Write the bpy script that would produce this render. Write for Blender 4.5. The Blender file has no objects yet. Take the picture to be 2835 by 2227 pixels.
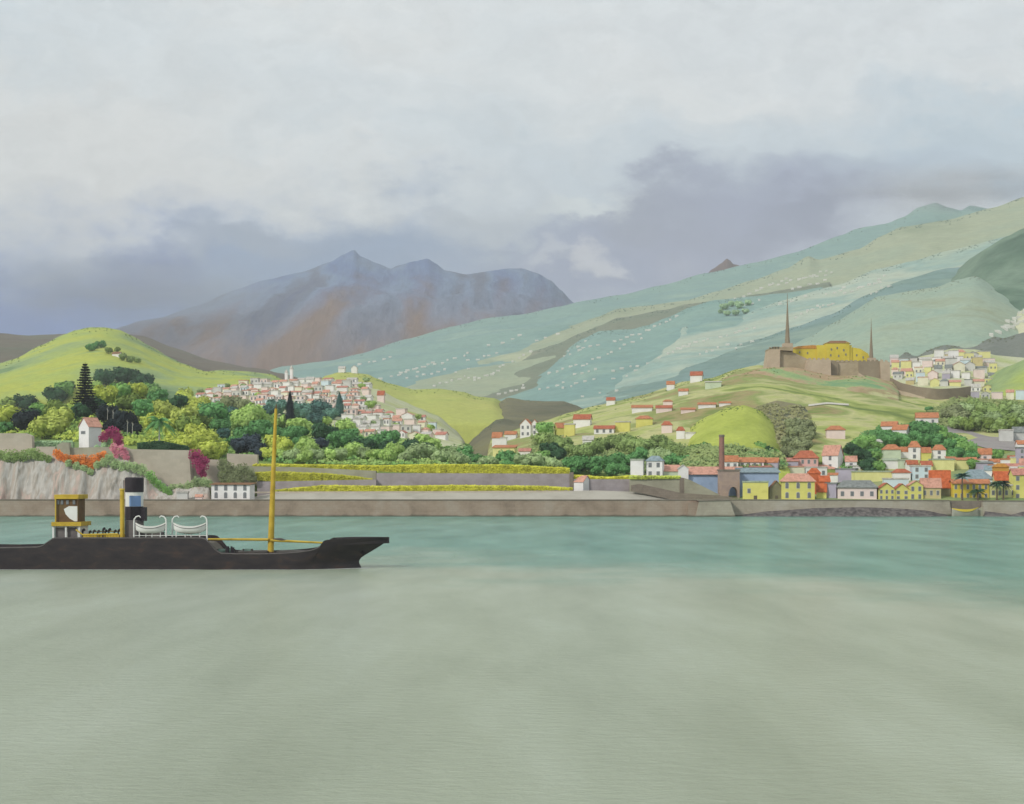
import bpy, bmesh, math, random
from mathutils import Vector, Matrix, noise
from mathutils.bvhtree import BVHTree
R = math.radians
scene = bpy.context.scene
COL = scene.collection
# measurements: u,v are readings taken on the 2835x2227 photograph, D is distance from the camera in metres
FL, CX, HY, CAMZ = 3894.0, 1417.5, 1330.0, 14.0
def P(u, v, D): return Vector(((u - CX) / FL * D, D, CAMZ + (HY - v) / FL * D))
def m_per_px(D): return D / FL
def lin(c):
    out = []
    for x in c[:3]:
        x /= 255.0
        out.append(x / 12.92 if x <= 0.04045 else ((x + 0.055) / 1.055) ** 2.4)
    return out
def rgba(c, k=1.0, ds=0.08):
    l = lin(c); y = 0.3 * l[0] + 0.6 * l[1] + 0.1 * l[2]
    return [min((x + (y - x) * ds) * k, 0.9) for x in l] + [1.0]

# ---------------------------------------------------------------- materials
MATS = {}
def mat(name, cols, scale=1.0, rough=0.85, bump=0.0, bscale=None, stretch=(1, 1, 1), k=0.9, obj=False, rnd=0.0, trans=0.0, detail=4, spec=0.2, contrast=0.22, speck=0.0, speck_scale=20, alt=None):
    if name in MATS: return MATS[name]
    m = bpy.data.materials.new(name); m.use_nodes = True; nt = m.node_tree; N = nt.nodes; L = nt.links
    b = N['Principled BSDF']; b.inputs['Roughness'].default_value = rough
    b.inputs['Specular IOR Level'].default_value = spec
    if obj:
        src = N.new('ShaderNodeTexCoord').outputs['Object']
    else:
        src = N.new('ShaderNodeNewGeometry').outputs['Position']
    mp = N.new('ShaderNodeMapping'); mp.inputs['Scale'].default_value = stretch
    L.new(src, mp.inputs['Vector'])
    nz = N.new('ShaderNodeTexNoise'); nz.inputs['Scale'].default_value = scale; nz.inputs['Detail'].default_value = detail
    nz.inputs['Roughness'].default_value = 0.6; nz.inputs['Distortion'].default_value = 0.4
    L.new(mp.outputs[0], nz.inputs['Vector'])
    cr = N.new('ShaderNodeValToRGB'); L.new(nz.outputs['Fac'], cr.inputs['Fac'])
    e = cr.color_ramp.elements; n = len(cols)
    lo, hi = 0.5 - contrast, 0.5 + contrast
    for i, c in enumerate(cols):
        p = lo + (hi - lo) * i / max(1, n - 1)
        if i < 2: el = e[i]; el.position = p
        else: el = e.new(p)
        el.color = rgba(c, k)
    if n == 1: e[1].color = rgba(cols[0], k); e[1].position = 0.7
    col = cr.outputs['Color']
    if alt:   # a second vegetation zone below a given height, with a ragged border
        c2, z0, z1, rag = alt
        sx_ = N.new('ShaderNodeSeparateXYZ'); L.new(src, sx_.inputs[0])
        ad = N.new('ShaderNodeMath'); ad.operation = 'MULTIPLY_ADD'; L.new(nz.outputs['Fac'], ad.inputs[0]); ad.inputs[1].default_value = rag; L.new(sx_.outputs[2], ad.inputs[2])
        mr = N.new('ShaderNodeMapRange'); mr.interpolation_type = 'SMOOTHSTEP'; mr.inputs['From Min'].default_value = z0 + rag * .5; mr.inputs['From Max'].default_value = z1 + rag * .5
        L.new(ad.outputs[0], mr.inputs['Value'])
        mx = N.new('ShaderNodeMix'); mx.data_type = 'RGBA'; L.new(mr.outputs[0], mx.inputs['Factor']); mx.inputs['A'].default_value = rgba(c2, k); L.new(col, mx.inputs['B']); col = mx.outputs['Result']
    if speck > 0:
        n4 = N.new('ShaderNodeTexNoise'); n4.inputs['Scale'].default_value = scale * speck_scale; n4.inputs['Detail'].default_value = 6; n4.inputs['Roughness'].default_value = 0.75
        L.new(mp.outputs[0], n4.inputs['Vector'])
        r4 = N.new('ShaderNodeMapRange'); r4.inputs['From Min'].default_value = 0.3; r4.inputs['From Max'].default_value = 0.7; r4.inputs['To Min'].default_value = 1 - speck; r4.inputs['To Max'].default_value = 1 + speck
        L.new(n4.outputs['Fac'], r4.inputs['Value'])
        h4 = N.new('ShaderNodeHueSaturation'); L.new(r4.outputs[0], h4.inputs['Value']); L.new(col, h4.inputs['Color']); col = h4.outputs['Color']
    if rnd > 0:
        oi = N.new('ShaderNodeObjectInfo'); hs = N.new('ShaderNodeHueSaturation')
        mr = N.new('ShaderNodeMapRange'); mr.inputs['To Min'].default_value = 1 - rnd; mr.inputs['To Max'].default_value = 1 + rnd
        L.new(oi.outputs['Random'], mr.inputs['Value']); L.new(mr.outputs[0], hs.inputs['Value'])
        L.new(col, hs.inputs['Color']); col = hs.outputs['Color']
    L.new(col, b.inputs['Base Color'])
    if bump > 0:
        nb = N.new('ShaderNodeTexNoise'); nb.inputs['Scale'].default_value = bscale or scale * 6; nb.inputs['Detail'].default_value = 6
        L.new(mp.outputs[0], nb.inputs['Vector'])
        bp = N.new('ShaderNodeBump'); bp.inputs['Strength'].default_value = 0.6; bp.inputs['Distance'].default_value = bump
        L.new(nb.outputs['Fac'], bp.inputs['Height']); L.new(bp.outputs[0], b.inputs['Normal'])
    if trans > 0:
        tr = N.new('ShaderNodeBsdfTranslucent'); L.new(col, tr.inputs['Color'])
        mx = N.new('ShaderNodeMixShader'); mx.inputs[0].default_value = trans
        L.new(b.outputs[0], mx.inputs[1]); L.new(tr.outputs[0], mx.inputs[2])
        L.new(mx.outputs[0], N['Material Output'].inputs['Surface'])
    MATS[name] = m
    return m

def paint(name, c, rough=0.6, var=10, scale=0.5, spec=0.3, bump=0.0, k=0.9):
    a = tuple(max(0, x - var) for x in c); b = tuple(min(255, x + var * 0.6) for x in c)
    return mat(name, [a, c, b], scale=scale, rough=rough, spec=spec, bump=bump, bscale=3.0, k=k)

# ---------------------------------------------------------------- object helpers
def tag(o, label=None, cat=None, group=None, kind=None):
    if label: o['label'] = label
    if cat: o['category'] = cat
    if group: o['group'] = group
    if kind: o['kind'] = kind
    return o
def empty(name, loc, rz=0.0):
    o = bpy.data.objects.new(name, None); o.location = loc; o.rotation_euler = (0, 0, rz)
    o.empty_display_size = 0.5; COL.objects.link(o); return o
def obj_from(name, mesh, material=None, parent=None, smooth=False):
    o = bpy.data.objects.new(name, mesh); COL.objects.link(o)
    if material is not None:
        if len(mesh.materials) == 0: mesh.materials.append(material)
        o.material_slots[0].link = 'OBJECT'; o.material_slots[0].material = material
    if parent is not None: o.parent = parent
    if smooth:
        for p in mesh.polygons: p.use_smooth = True
    return o
class MB:
    """collects verts and faces of one mesh"""
    def __init__(s): s.v = []; s.f = []
    def add(s, vs, fs):
        n = len(s.v); s.v += [tuple(v) for v in vs]; s.f += [tuple(i + n for i in f) for f in fs]; return s
    def box(s, x0, x1, y0, y1, z0, z1):
        return s.add([(x0,y0,z0),(x1,y0,z0),(x1,y1,z0),(x0,y1,z0),(x0,y0,z1),(x1,y0,z1),(x1,y1,z1),(x0,y1,z1)],
                     [(0,3,2,1),(4,5,6,7),(0,1,5,4),(1,2,6,5),(2,3,7,6),(3,0,4,7)])
    def tube(s, pts, rads, n=8, cap=True):
        pts = [Vector(p) for p in pts]
        if not isinstance(rads, (list, tuple)): rads = [rads] * len(pts)
        vs = []; fs = []
        up = Vector((0, 1, 0))
        for i, p in enumerate(pts):
            d = (pts[min(i + 1, len(pts) - 1)] - pts[max(i - 1, 0)]).normalized()
            a = d.cross(up)
            if a.length < 1e-3: a = d.cross(Vector((1, 0, 0)))
            a.normalize(); b = d.cross(a).normalized()
            for k in range(n):
                t = 2 * math.pi * k / n
                vs.append(p + (a * math.cos(t) + b * math.sin(t)) * rads[i])
        for i in range(len(pts) - 1):
            for k in range(n):
                k2 = (k + 1) % n
                fs.append((i * n + k, i * n + k2, (i + 1) * n + k2, (i + 1) * n + k))
        if cap:
            fs.append(tuple(range(n))[::-1]); fs.append(tuple(range((len(pts) - 1) * n, len(pts) * n)))
        return s.add(vs, fs)
    def prism(s, poly, y0, y1):
        """poly: (x,z) outline, extruded from y0 to y1"""
        n = len(poly)
        vs = [(x, y0, z) for x, z in poly] + [(x, y1, z) for x, z in poly]
        fs = [tuple(range(n)), tuple(range(2 * n - 1, n - 1, -1))]
        for i in range(n):
            j = (i + 1) % n; fs.append((i, i + n, j + n, j))
        return s.add(vs, fs)
    def mesh(s, name='m'):
        me = bpy.data.meshes.new(name); me.from_pydata(s.v, [], s.f); me.update()
        bm = bmesh.new(); bm.from_mesh(me); bmesh.ops.recalc_face_normals(bm, faces=bm.faces); bm.to_mesh(me); bm.free()
        return me
    def build(s, name, material, parent=None, smooth=False):
        return obj_from(name, s.mesh(name), material, parent, smooth)

def interp(pl, x):
    if x <= pl[0][0]: return pl[0][1]
    for (x0, y0), (x1, y1) in zip(pl, pl[1:]):
        if x <= x1:
            t = (x - x0) / (x1 - x0) if x1 > x0 else 0
            t2 = t * t * (3 - 2 * t)
            return y0 + (y1 - y0) * (0.6 * t + 0.4 * t2)
    return pl[-1][1]

# ---------------------------------------------------------------- terrain
TERR = {}
def hill(name, bottom, top, D0, D1, material, p=0.85, ncol=160, nrow=36, amp=2.0, nscale=0.01, ridge=0.3, back=0.35, key=None):
    """hill side that rises from the outline 'bottom' at D0 metres to the skyline 'top' at D1 metres and falls away behind"""
    if not isinstance(bottom, list): bottom = [(top[0][0], bottom), (top[-1][0], bottom)]
    x0, x1 = top[0][0], top[-1][0]
    wsm = (x1 - x0) * 0.05
    vs = []; fs = []; nb = 10; rows = nrow + 1 + nb + 1
    off = Vector((hash(len(TERR)) % 97, 13.7 * len(TERR), 5.1))
    for i in range(ncol + 1):
        u = x0 + (x1 - x0) * i / ncol
        yb, yt = interp(bottom, u), interp(top, u)
        yts = sum(interp(top, u + wsm * k / 4) for k in range(-4, 5)) / 9
        e = min(1.0, min(i, ncol - i) / (ncol * 0.02))
        b0 = P(u, yb, D0); vs.append((b0.x, b0.y - 0.3, -6.0))
        ztop = None
        for j in range(nrow + 1):
            t = j / nrow
            D = D0 + (D1 - D0) * t
            # height measured in real space so the slope is a smooth convex hillside
            zb = P(u, yb, D0).z; ts = t ** 4; zt = P(u, yts + (yt - yts) * ts, D1).z
            z = zb + (zt - zb) * (t ** p)
            q = P(u, 0, D)
            n1 = noise.fractal(Vector((q.x, D, 0)) * nscale + off, 1.0, 2.1, 5)
            w = math.sin(math.pi * min(1, t * 1.02)) * 0.9 + ridge * t
            z += amp * n1 * w
            vs.append((q.x, D, z * e + (-6) * (1 - e)))
            ztop = z
        for j in range(1, nb + 1):
            t = j / nb; D = D1 * (1 + back * t)
            q = P(u, 0, D1)
            z = ztop * (1 - t * t) - 6 * t * t
            vs.append((q.x, D, z * e - 6 * (1 - e)))
    for i in range(ncol):
        for j in range(rows - 1):
            a = i * rows + j; b = (i + 1) * rows + j
            fs.append((a, b, b + 1, a + 1))
    me = bpy.data.meshes.new(name); me.from_pydata(vs, [], fs); me.update()
    for pl in me.polygons: pl.use_smooth = True
    o = obj_from(name, me, material); tag(o, kind='structure')
    TERR[key or o.name] = (BVHTree.FromPolygons(vs, fs), o)
    return o
CAM = Vector((0, 0, CAMZ))
def hit(u, v, keys=None):
    d = P(u, v, 1000.0) - CAM; d.normalize(); best = None
    for k, (t, _) in TERR.items():
        if keys and k not in keys: continue
        h = t.ray_cast(CAM, d)
        if h[0] is not None and (best is None or h[0].y < best.y): best = h[0]
    return best
def ground_z(x, y, keys=None):
    best = None
    for k, (t, _) in TERR.items():
        if keys and k not in keys: continue
        h = t.ray_cast(Vector((x, y, 5000)), Vector((0, 0, -1)))
        if h[0] is not None and (best is None or h[0].z > best): best = h[0].z
    return best

ORD = ['zeroth','first','second','third','fourth','fifth','sixth','seventh','eighth','ninth','tenth','eleventh','twelfth','thirteenth','fourteenth','fifteenth','sixteenth','seventeenth','eighteenth','nineteenth','twentieth','twenty-first','twenty-second','twenty-third','twenty-fourth','twenty-fifth','twenty-sixth','twenty-seventh','twenty-eighth','twenty-ninth','thirtieth']
def ordn(n):
    if n < len(ORD): return ORD[n]
    tens = {3: 'thirty', 4: 'forty', 5: 'fifty', 6: 'sixty', 7: 'seventy'}[n // 10]
    return tens + '-' + ORD[n % 10] if n % 10 else tens[:-1] + 'ieth'

# ================================================================ camera, light, sky
cam = bpy.data.cameras.new('camera'); camo = bpy.data.objects.new('camera', cam); COL.objects.link(camo)
camo.location = CAM; camo.rotation_euler = (R(90), 0, 0)
cam.sensor_width = 36; cam.lens = FL / 2835 * 36; cam.shift_y = (HY - 1113.5) / 2835
cam.clip_start = 1; cam.clip_end = 60000
scene.camera = camo
scene.view_settings.view_transform = 'Standard'; scene.view_settings.look = 'None'
scene.view_settings.exposure = 0.75; scene.view_settings.gamma = 1
SUNV = Vector((-0.62, -0.60, 0.62)).normalized()
sl = bpy.data.lights.new('sun', 'SUN'); sl.energy = 1.5; sl.angle = R(7); sl.color = (1.0, 0.97, 0.91)
so = bpy.data.objects.new('sun', sl); COL.objects.link(so); so.rotation_euler = SUNV.to_track_quat('Z', 'Y').to_euler()
so.location = (0, 0, 500)

world = bpy.data.worlds.new('World'); scene.world = world; world.use_nodes = True
wn = world.node_tree; N = wn.nodes; L = wn.links
for n in list(N): N.remove(n)
out = N.new('ShaderNodeOutputWorld')
sky = N.new('ShaderNodeTexSky'); sky.sky_type = 'NISHITA'; sky.sun_disc = False
sky.sun_elevation = math.asin(SUNV.z); sky.sun_rotation = math.atan2(SUNV.x, SUNV.y)
bg1 = N.new('ShaderNodeBackground'); bg1.inputs[1].default_value = 0.1; L.new(sky.outputs[0], bg1.inputs[0])
bg2 = N.new('ShaderNodeBackground'); bg2.inputs[1].default_value = 1.0
tc = N.new('ShaderNodeTexCoord'); sp = N.new('ShaderNodeSeparateXYZ'); L.new(tc.outputs['Generated'], sp.inputs[0])
def mth(op, a, b=None, c=None, clamp=False):
    n = N.new('ShaderNodeMath'); n.operation = op; n.use_clamp = clamp
    for i, x in enumerate([a, b, c]):
        if x is None: continue
        if isinstance(x, (int, float)): n.inputs[i].default_value = x
        else: L.new(x, n.inputs[i])
    return n.outputs[0]
yy = mth('MAXIMUM', mth('ABSOLUTE', sp.outputs[1]), 0.15)
U = mth('DIVIDE', sp.outputs[0], yy); V = mth('DIVIDE', sp.outputs[2], yy)
cmb = N.new('ShaderNodeCombineXYZ'); L.new(U, cmb.inputs[0]); L.new(V, cmb.inputs[1])
# domain distortion makes soft ragged cloud borders
dn = N.new('ShaderNodeTexNoise'); dn.inputs['Scale'].default_value = 9; dn.inputs['Detail'].default_value = 7; dn.inputs['Roughness'].default_value = 0.62
dm = N.new('ShaderNodeMapping'); dm.inputs['Scale'].default_value = (1, 1.7, 1); dm.inputs['Rotation'].default_value = (0, 0, R(-14))
L.new(cmb.outputs[0], dm.inputs[0]); L.new(dm.outputs[0], dn.inputs['Vector'])
vs_ = N.new('ShaderNodeVectorMath'); vs_.operation = 'SUBTRACT'; L.new(dn.outputs['Color'], vs_.inputs[0]); vs_.inputs[1].default_value = (0.5, 0.5, 0.5)
vm = N.new('ShaderNodeVectorMath'); vm.operation = 'SCALE'; L.new(vs_.outputs[0], vm.inputs[0]); vm.inputs['Scale'].default_value = 0.15
va = N.new('ShaderNodeVectorMath'); va.operation = 'ADD'; L.new(cmb.outputs[0], va.inputs[0]); L.new(vm.outputs[0], va.inputs[1])
SKYK = 1.27 / (2 ** 0.75)
def wcol(c): return [x * SKYK for x in lin(c)] + [1]
# base veil
bn = N.new('ShaderNodeTexNoise'); bn.inputs['Scale'].default_value = 4.0; bn.inputs['Detail'].default_value = 8; bn.inputs['Roughness'].default_value = 0.55
bm_ = N.new('ShaderNodeMapping'); bm_.inputs['Scale'].default_value = (1, 3.2, 1); bm_.inputs['Rotation'].default_value = (0, 0, R(-10)); bm_.inputs['Location'].default_value = (2.3, 0.7, 0)
L.new(va.outputs[0], bm_.inputs[0]); L.new(bm_.outputs[0], bn.inputs['Vector'])
cr = N.new('ShaderNodeValToRGB'); L.new(bn.outputs['Fac'], cr.inputs[0])
e = cr.color_ramp.elements; e[0].position = 0.30; e[0].color = wcol((188, 201, 207)); e[1].position = 0.68; e[1].color = wcol((217, 219, 216))
e2 = e.new(0.5); e2.color = wcol((203, 211, 213))
cur = cr.outputs['Color']
def blob(cur, u, v, ru, rv, c, s, soft=1.0, rot=0):
    m = N.new('ShaderNodeMapping'); m.vector_type = 'TEXTURE'
    m.inputs['Location'].default_value = ((u - CX) / FL, (HY - v) / FL, 0); m.inputs['Scale'].default_value = (ru / FL, rv / FL, 1)
    m.inputs['Rotation'].default_value = (0, 0, R(rot))
    L.new(va.outputs[0], m.inputs[0])
    ln = N.new('ShaderNodeVectorMath'); ln.operation = 'LENGTH'; L.new(m.outputs[0], ln.inputs[0])
    mr = N.new('ShaderNodeMapRange'); mr.interpolation_type = 'SMOOTHERSTEP'
    mr.inputs['From Min'].default_value = 1.0 + 0.3 * soft; mr.inputs['From Max'].default_value = max(0.0, 1 - 0.8 * soft)
    mr.inputs['To Min'].default_value = 0; mr.inputs['To Max'].default_value = s
    L.new(ln.outputs['Value'], mr.inputs['Value'])
    mx = N.new('ShaderNodeMix'); mx.data_type = 'RGBA'; L.new(mr.outputs[0], mx.inputs['Factor']); L.new(cur, mx.inputs['A']); mx.inputs['B'].default_value = wcol(c)
    return mx.outputs['Result']
for a in [(1500,120,1700,330,(214,217,215),0.5,1,0), (150,420,700,330,(214,214,209),0.8,1,0), (2300,80,900,220,(210,214,214),0.5),
          (1900,420,900,130,(186,199,207),0.6,1,8), (2700,420,500,160,(176,195,205),0.7,1,10), (2835,500,260,60,(128,158,178),0.6,1,12),
          (1450,1000,2600,400,(176,186,196),0.7,0.8,4), (1250,740,1500,190,(144,160,182),0.85,1,12), (200,880,860,330,(92,124,178),1.0,1,10), (860,730,560,210,(116,140,172),0.95,0.9,10),
          (410,730,230,140,(46,82,154),0.8,1.0,0), (60,850,280,140,(60,96,164),0.75,1,0), (690,640,260,60,(140,152,168),0.6,1,0),
          (2000,660,640,220,(134,140,164),0.95,1.1,12), (1830,540,200,110,(128,134,154),0.7,1,0), (2260,600,240,90,(118,124,146),0.7,1.1,12), (2000,800,420,130,(160,166,184),0.75,1,6),
          (1560,720,320,130,(134,144,170),0.85,1,8), (1600,520,190,50,(205,213,212),0.9,0.9,12), (1660,690,75,55,(198,200,204),0.8,0.9,0), (1520,690,100,40,(190,196,202),0.6,1,0), (1380,590,240,80,(180,188,192),0.6,1,10)]:
    cur = blob(cur, *a)
mn = N.new('ShaderNodeTexNoise'); mn.inputs['Scale'].default_value = 26; mn.inputs['Detail'].default_value = 9; mn.inputs['Roughness'].default_value = 0.68
mm = N.new('ShaderNodeMapping'); mm.inputs['Scale'].default_value = (1, 1.5, 1); mm.inputs['Rotation'].default_value = (0, 0, R(-16)); L.new(va.outputs[0], mm.inputs[0]); L.new(mm.outputs[0], mn.inputs['Vector'])
mr_ = N.new('ShaderNodeMapRange'); mr_.inputs['From Min'].default_value = 0.3; mr_.inputs['From Max'].default_value = 0.7; mr_.inputs['To Min'].default_value = 0.90; mr_.inputs['To Max'].default_value = 1.08; L.new(mn.outputs['Fac'], mr_.inputs['Value'])
vx = N.new('ShaderNodeVectorMath'); vx.operation = 'SCALE'; L.new(cur, vx.inputs[0]); L.new(mr_.outputs[0], vx.inputs['Scale']); cur = vx.outputs[0]
L.new(cur, bg2.inputs[0])
mxs = N.new('ShaderNodeMixShader'); mxs.inputs[0].default_value = 0.93
L.new(bg1.outputs[0], mxs.inputs[1]); L.new(bg2.outputs[0], mxs.inputs[2]); L.new(mxs.outputs[0], out.inputs['Surface'])

# ================================================================ water and ground
def sheet(name, x0, x1, y0, y1, z, material, nx=1, ny=1):
    vs = [(x0 + (x1 - x0) * i / nx, y0 + (y1 - y0) * j / ny, z) for j in range(ny + 1) for i in range(nx + 1)]
    fs = [(j * (nx + 1) + i, j * (nx + 1) + i + 1, (j + 1) * (nx + 1) + i + 1, (j + 1) * (nx + 1) + i) for j in range(ny) for i in range(nx)]
    me = bpy.data.meshes.new(name); me.from_pydata(vs, [], fs); o = obj_from(name, me, material); tag(o, kind='structure'); return o
wm = bpy.data.materials.new('water'); wm.use_nodes = True; nt = wm.node_tree; WN = nt.nodes; WL = nt.links
wb = WN['Principled BSDF']; wb.inputs['Roughness'].default_value = 0.22; wb.inputs['IOR'].default_value = 1.33; wb.inputs['Specular IOR Level'].default_value = 0.22
g = WN.new('ShaderNodeNewGeometry'); ws = WN.new('ShaderNodeSeparateXYZ'); WL.new(g.outputs['Position'], ws.inputs[0])
n1 = WN.new('ShaderNodeTexNoise'); n1.inputs['Scale'].default_value = 0.02; n1.inputs['Detail'].default_value = 6; n1.inputs['Roughness'].default_value = 0.6
WL.new(g.outputs['Position'], n1.inputs['Vector'])
def wmath(op, a, b, clamp=False):
    n = WN.new('ShaderNodeMath'); n.operation = op; n.use_clamp = clamp
    for i, x in enumerate([a, b]):
        if isinstance(x, (int, float)): n.inputs[i].default_value = x
        else: WL.new(x, n.inputs[i])
    return n.outputs[0]
# teal water along the shore gives way to grey green water closer in
yq = wmath('ADD', ws.outputs[1], wmath('MULTIPLY', wmath('SUBTRACT', n1.outputs['Fac'], 0.5), 190.0))
yq = wmath('ADD', yq, wmath('MULTIPLY', wmath('MAXIMUM', wmath('ADD', ws.outputs[0], 20.0), 0.0), 0.85))
mr = WN.new('ShaderNodeMapRange'); mr.interpolation_type = 'SMOOTHSTEP'; mr.inputs['From Min'].default_value = 195; mr.inputs['From Max'].default_value = 300
WL.new(yq, mr.inputs['Value'])
n2 = WN.new('ShaderNodeTexNoise'); n2.inputs['Scale'].default_value = 0.07; n2.inputs['Detail'].default_value = 5; n2.inputs['Roughness'].default_value = 0.55
mp = WN.new('ShaderNodeMapping'); mp.inputs['Scale'].default_value = (1.3, 0.3, 1); WL.new(g.outputs['Position'], mp.inputs[0]); WL.new(mp.outputs[0], n2.inputs['Vector'])
c1 = WN.new('ShaderNodeValToRGB'); WL.new(n2.outputs['Fac'], c1.inputs[0]); ee = c1.color_ramp.elements
WK = 0.98
ee[0].position = 0.30; ee[0].color = rgba((150, 158, 136), WK); ee[1].position = 0.70; ee[1].color = rgba((172, 180, 160), WK); q = ee.new(0.5); q.color = rgba((162, 170, 148), WK)
c2 = WN.new('ShaderNodeValToRGB'); WL.new(n2.outputs['Fac'], c2.inputs[0]); ee = c2.color_ramp.elements
ee[0].position = 0.3; ee[0].color = rgba((66, 124, 108), WK); ee[1].position = 0.7; ee[1].color = rgba((108, 158, 142), WK)
mx = WN.new('ShaderNodeMix'); mx.data_type = 'RGBA'; WL.new(mr.outputs[0], mx.inputs['Factor']); WL.new(c1.outputs[0], mx.inputs['A']); WL.new(c2.outputs[0], mx.inputs['B'])
WL.new(mx.outputs['Result'], wb.inputs['Base Color'])
n3 = WN.new('ShaderNodeTexNoise'); n3.inputs['Scale'].default_value = 1.6; n3.inputs['Detail'].default_value = 8; n3.inputs['Roughness'].default_value = 0.7
mp3 = WN.new('ShaderNodeMapping'); mp3.inputs['Scale'].default_value = (0.45, 0.8, 1); WL.new(g.outputs['Position'], mp3.inputs[0]); WL.new(mp3.outputs[0], n3.inputs['Vector'])
bp = WN.new('ShaderNodeBump'); bp.inputs['Strength'].default_value = 0.9; bp.inputs['Distance'].default_value = 0.22
WL.new(n3.outputs['Fac'], bp.inputs['Height']); WL.new(bp.outputs[0], wb.inputs['Normal'])
sheet('water', -9000, 9000, -400, 560, 0.0, wm)
M_ground = mat('ground_soil', [(120, 118, 84), (140, 138, 100), (128, 140, 90)], scale=0.02, rough=0.95)
sheet('ground', -9000, 9000, 548.5, 14000, 5.0, M_ground)

# ================================================================ hills
def hm(name, cols, scale, **k):
    k.setdefault('speck', .16); return mat(name, cols, scale=scale, rough=0.95, **k)
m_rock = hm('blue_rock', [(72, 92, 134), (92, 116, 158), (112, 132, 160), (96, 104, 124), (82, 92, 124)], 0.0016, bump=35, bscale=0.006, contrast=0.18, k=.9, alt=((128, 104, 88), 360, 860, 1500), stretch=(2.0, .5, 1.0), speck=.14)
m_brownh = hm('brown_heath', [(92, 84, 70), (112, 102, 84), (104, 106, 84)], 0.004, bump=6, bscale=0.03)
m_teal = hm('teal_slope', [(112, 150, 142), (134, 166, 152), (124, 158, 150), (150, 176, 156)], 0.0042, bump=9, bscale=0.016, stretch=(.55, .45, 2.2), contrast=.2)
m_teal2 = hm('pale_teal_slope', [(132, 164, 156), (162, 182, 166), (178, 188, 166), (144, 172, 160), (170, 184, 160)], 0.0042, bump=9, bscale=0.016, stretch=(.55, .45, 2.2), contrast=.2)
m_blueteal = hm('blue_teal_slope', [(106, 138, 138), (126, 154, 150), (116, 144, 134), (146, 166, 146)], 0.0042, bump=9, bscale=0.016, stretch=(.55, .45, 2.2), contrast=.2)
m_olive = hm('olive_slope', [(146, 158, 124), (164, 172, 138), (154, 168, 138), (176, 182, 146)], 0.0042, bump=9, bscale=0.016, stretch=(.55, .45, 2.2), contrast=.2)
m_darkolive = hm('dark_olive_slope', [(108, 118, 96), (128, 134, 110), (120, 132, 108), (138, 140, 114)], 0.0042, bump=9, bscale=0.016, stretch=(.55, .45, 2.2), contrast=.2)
m_greydome = hm('pale_green_dome', [(150, 158, 126), (158, 174, 150), (148, 170, 150), (166, 176, 150)], 0.006, bump=3, bscale=0.04)
m_dkdome = hm('dark_green_dome', [(52, 84, 62), (84, 112, 90), (118, 142, 118), (70, 100, 78)], 0.004, bump=6, bscale=0.03, contrast=.18)
m_lime = hm('lime_grass', [(112, 140, 92), (146, 166, 104), (166, 180, 78), (178, 184, 66), (150, 172, 96)], 0.0075, bump=1.2, bscale=0.08, contrast=.18)
m_lime2 = hm('yellow_grass', [(150, 166, 74), (176, 182, 84), (184, 184, 92)], 0.008, bump=1.2, bscale=0.08)
m_town = hm('town_ground', [(168, 180, 104), (196, 196, 160), (176, 182, 96)], 0.02, bump=0.6, bscale=0.2)
m_dkg = hm('dark_heath', [(92, 94, 70), (116, 112, 84), (128, 124, 80)], 0.012, bump=1.5, bscale=0.1)  # dark green brown heath, the hills' own colour
m_woodfloor = hm('wood_floor', [(92, 118, 62), (122, 146, 66), (146, 158, 70)], 0.03, bump=0.6, bscale=0.3)
m_castle = hm('fort_grass', [(104, 124, 52), (136, 150, 66), (172, 180, 96), (188, 184, 124), (140, 154, 78), (162, 146, 96), (124, 138, 62)], 0.013, bump=1.0, bscale=0.1, contrast=.17)
m_rtown = hm('right_bank', [(112, 138, 78), (140, 152, 96), (168, 166, 118)], 0.03, bump=0.5, bscale=0.2)
m_greyh = hm('grey_scrub', [(104, 112, 100), (122, 126, 116), (112, 124, 108)], 0.012, bump=2, bscale=0.1)

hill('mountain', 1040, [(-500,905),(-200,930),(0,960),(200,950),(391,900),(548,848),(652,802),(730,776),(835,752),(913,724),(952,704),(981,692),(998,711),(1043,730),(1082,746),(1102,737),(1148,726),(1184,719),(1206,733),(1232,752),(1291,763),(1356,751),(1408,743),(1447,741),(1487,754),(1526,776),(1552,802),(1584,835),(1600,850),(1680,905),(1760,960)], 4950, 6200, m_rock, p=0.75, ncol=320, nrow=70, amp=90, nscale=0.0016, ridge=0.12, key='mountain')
hill('hill', 1080, [(-500,905),(-60,918),(0,922),(80,930),(170,928),(300,925),(390,935),(480,965),(600,1000),(700,1020),(790,1040),(860,1062),(900,1080)], 1900, 3200, m_brownh, amp=16, nscale=0.004, key='brown')
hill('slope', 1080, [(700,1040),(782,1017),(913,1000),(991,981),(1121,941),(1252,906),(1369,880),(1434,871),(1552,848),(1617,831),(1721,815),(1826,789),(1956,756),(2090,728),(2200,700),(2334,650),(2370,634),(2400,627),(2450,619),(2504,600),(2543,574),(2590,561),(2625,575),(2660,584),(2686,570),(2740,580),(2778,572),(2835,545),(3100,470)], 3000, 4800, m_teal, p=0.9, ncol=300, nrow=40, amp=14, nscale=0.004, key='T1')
hill('rocky_peak', 800, [(1920,790),(1948,770),(1972,745),(1998,728),(2012,716),(2022,722),(2030,732),(2044,734),(2070,760),(2100,790)], 4830, 4990, hm('brown_peak', [(98, 84, 80), (118, 102, 96)], 0.01), p=0.9, ncol=60, nrow=16, amp=6, nscale=0.01, back=0.06, key='peak')
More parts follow.
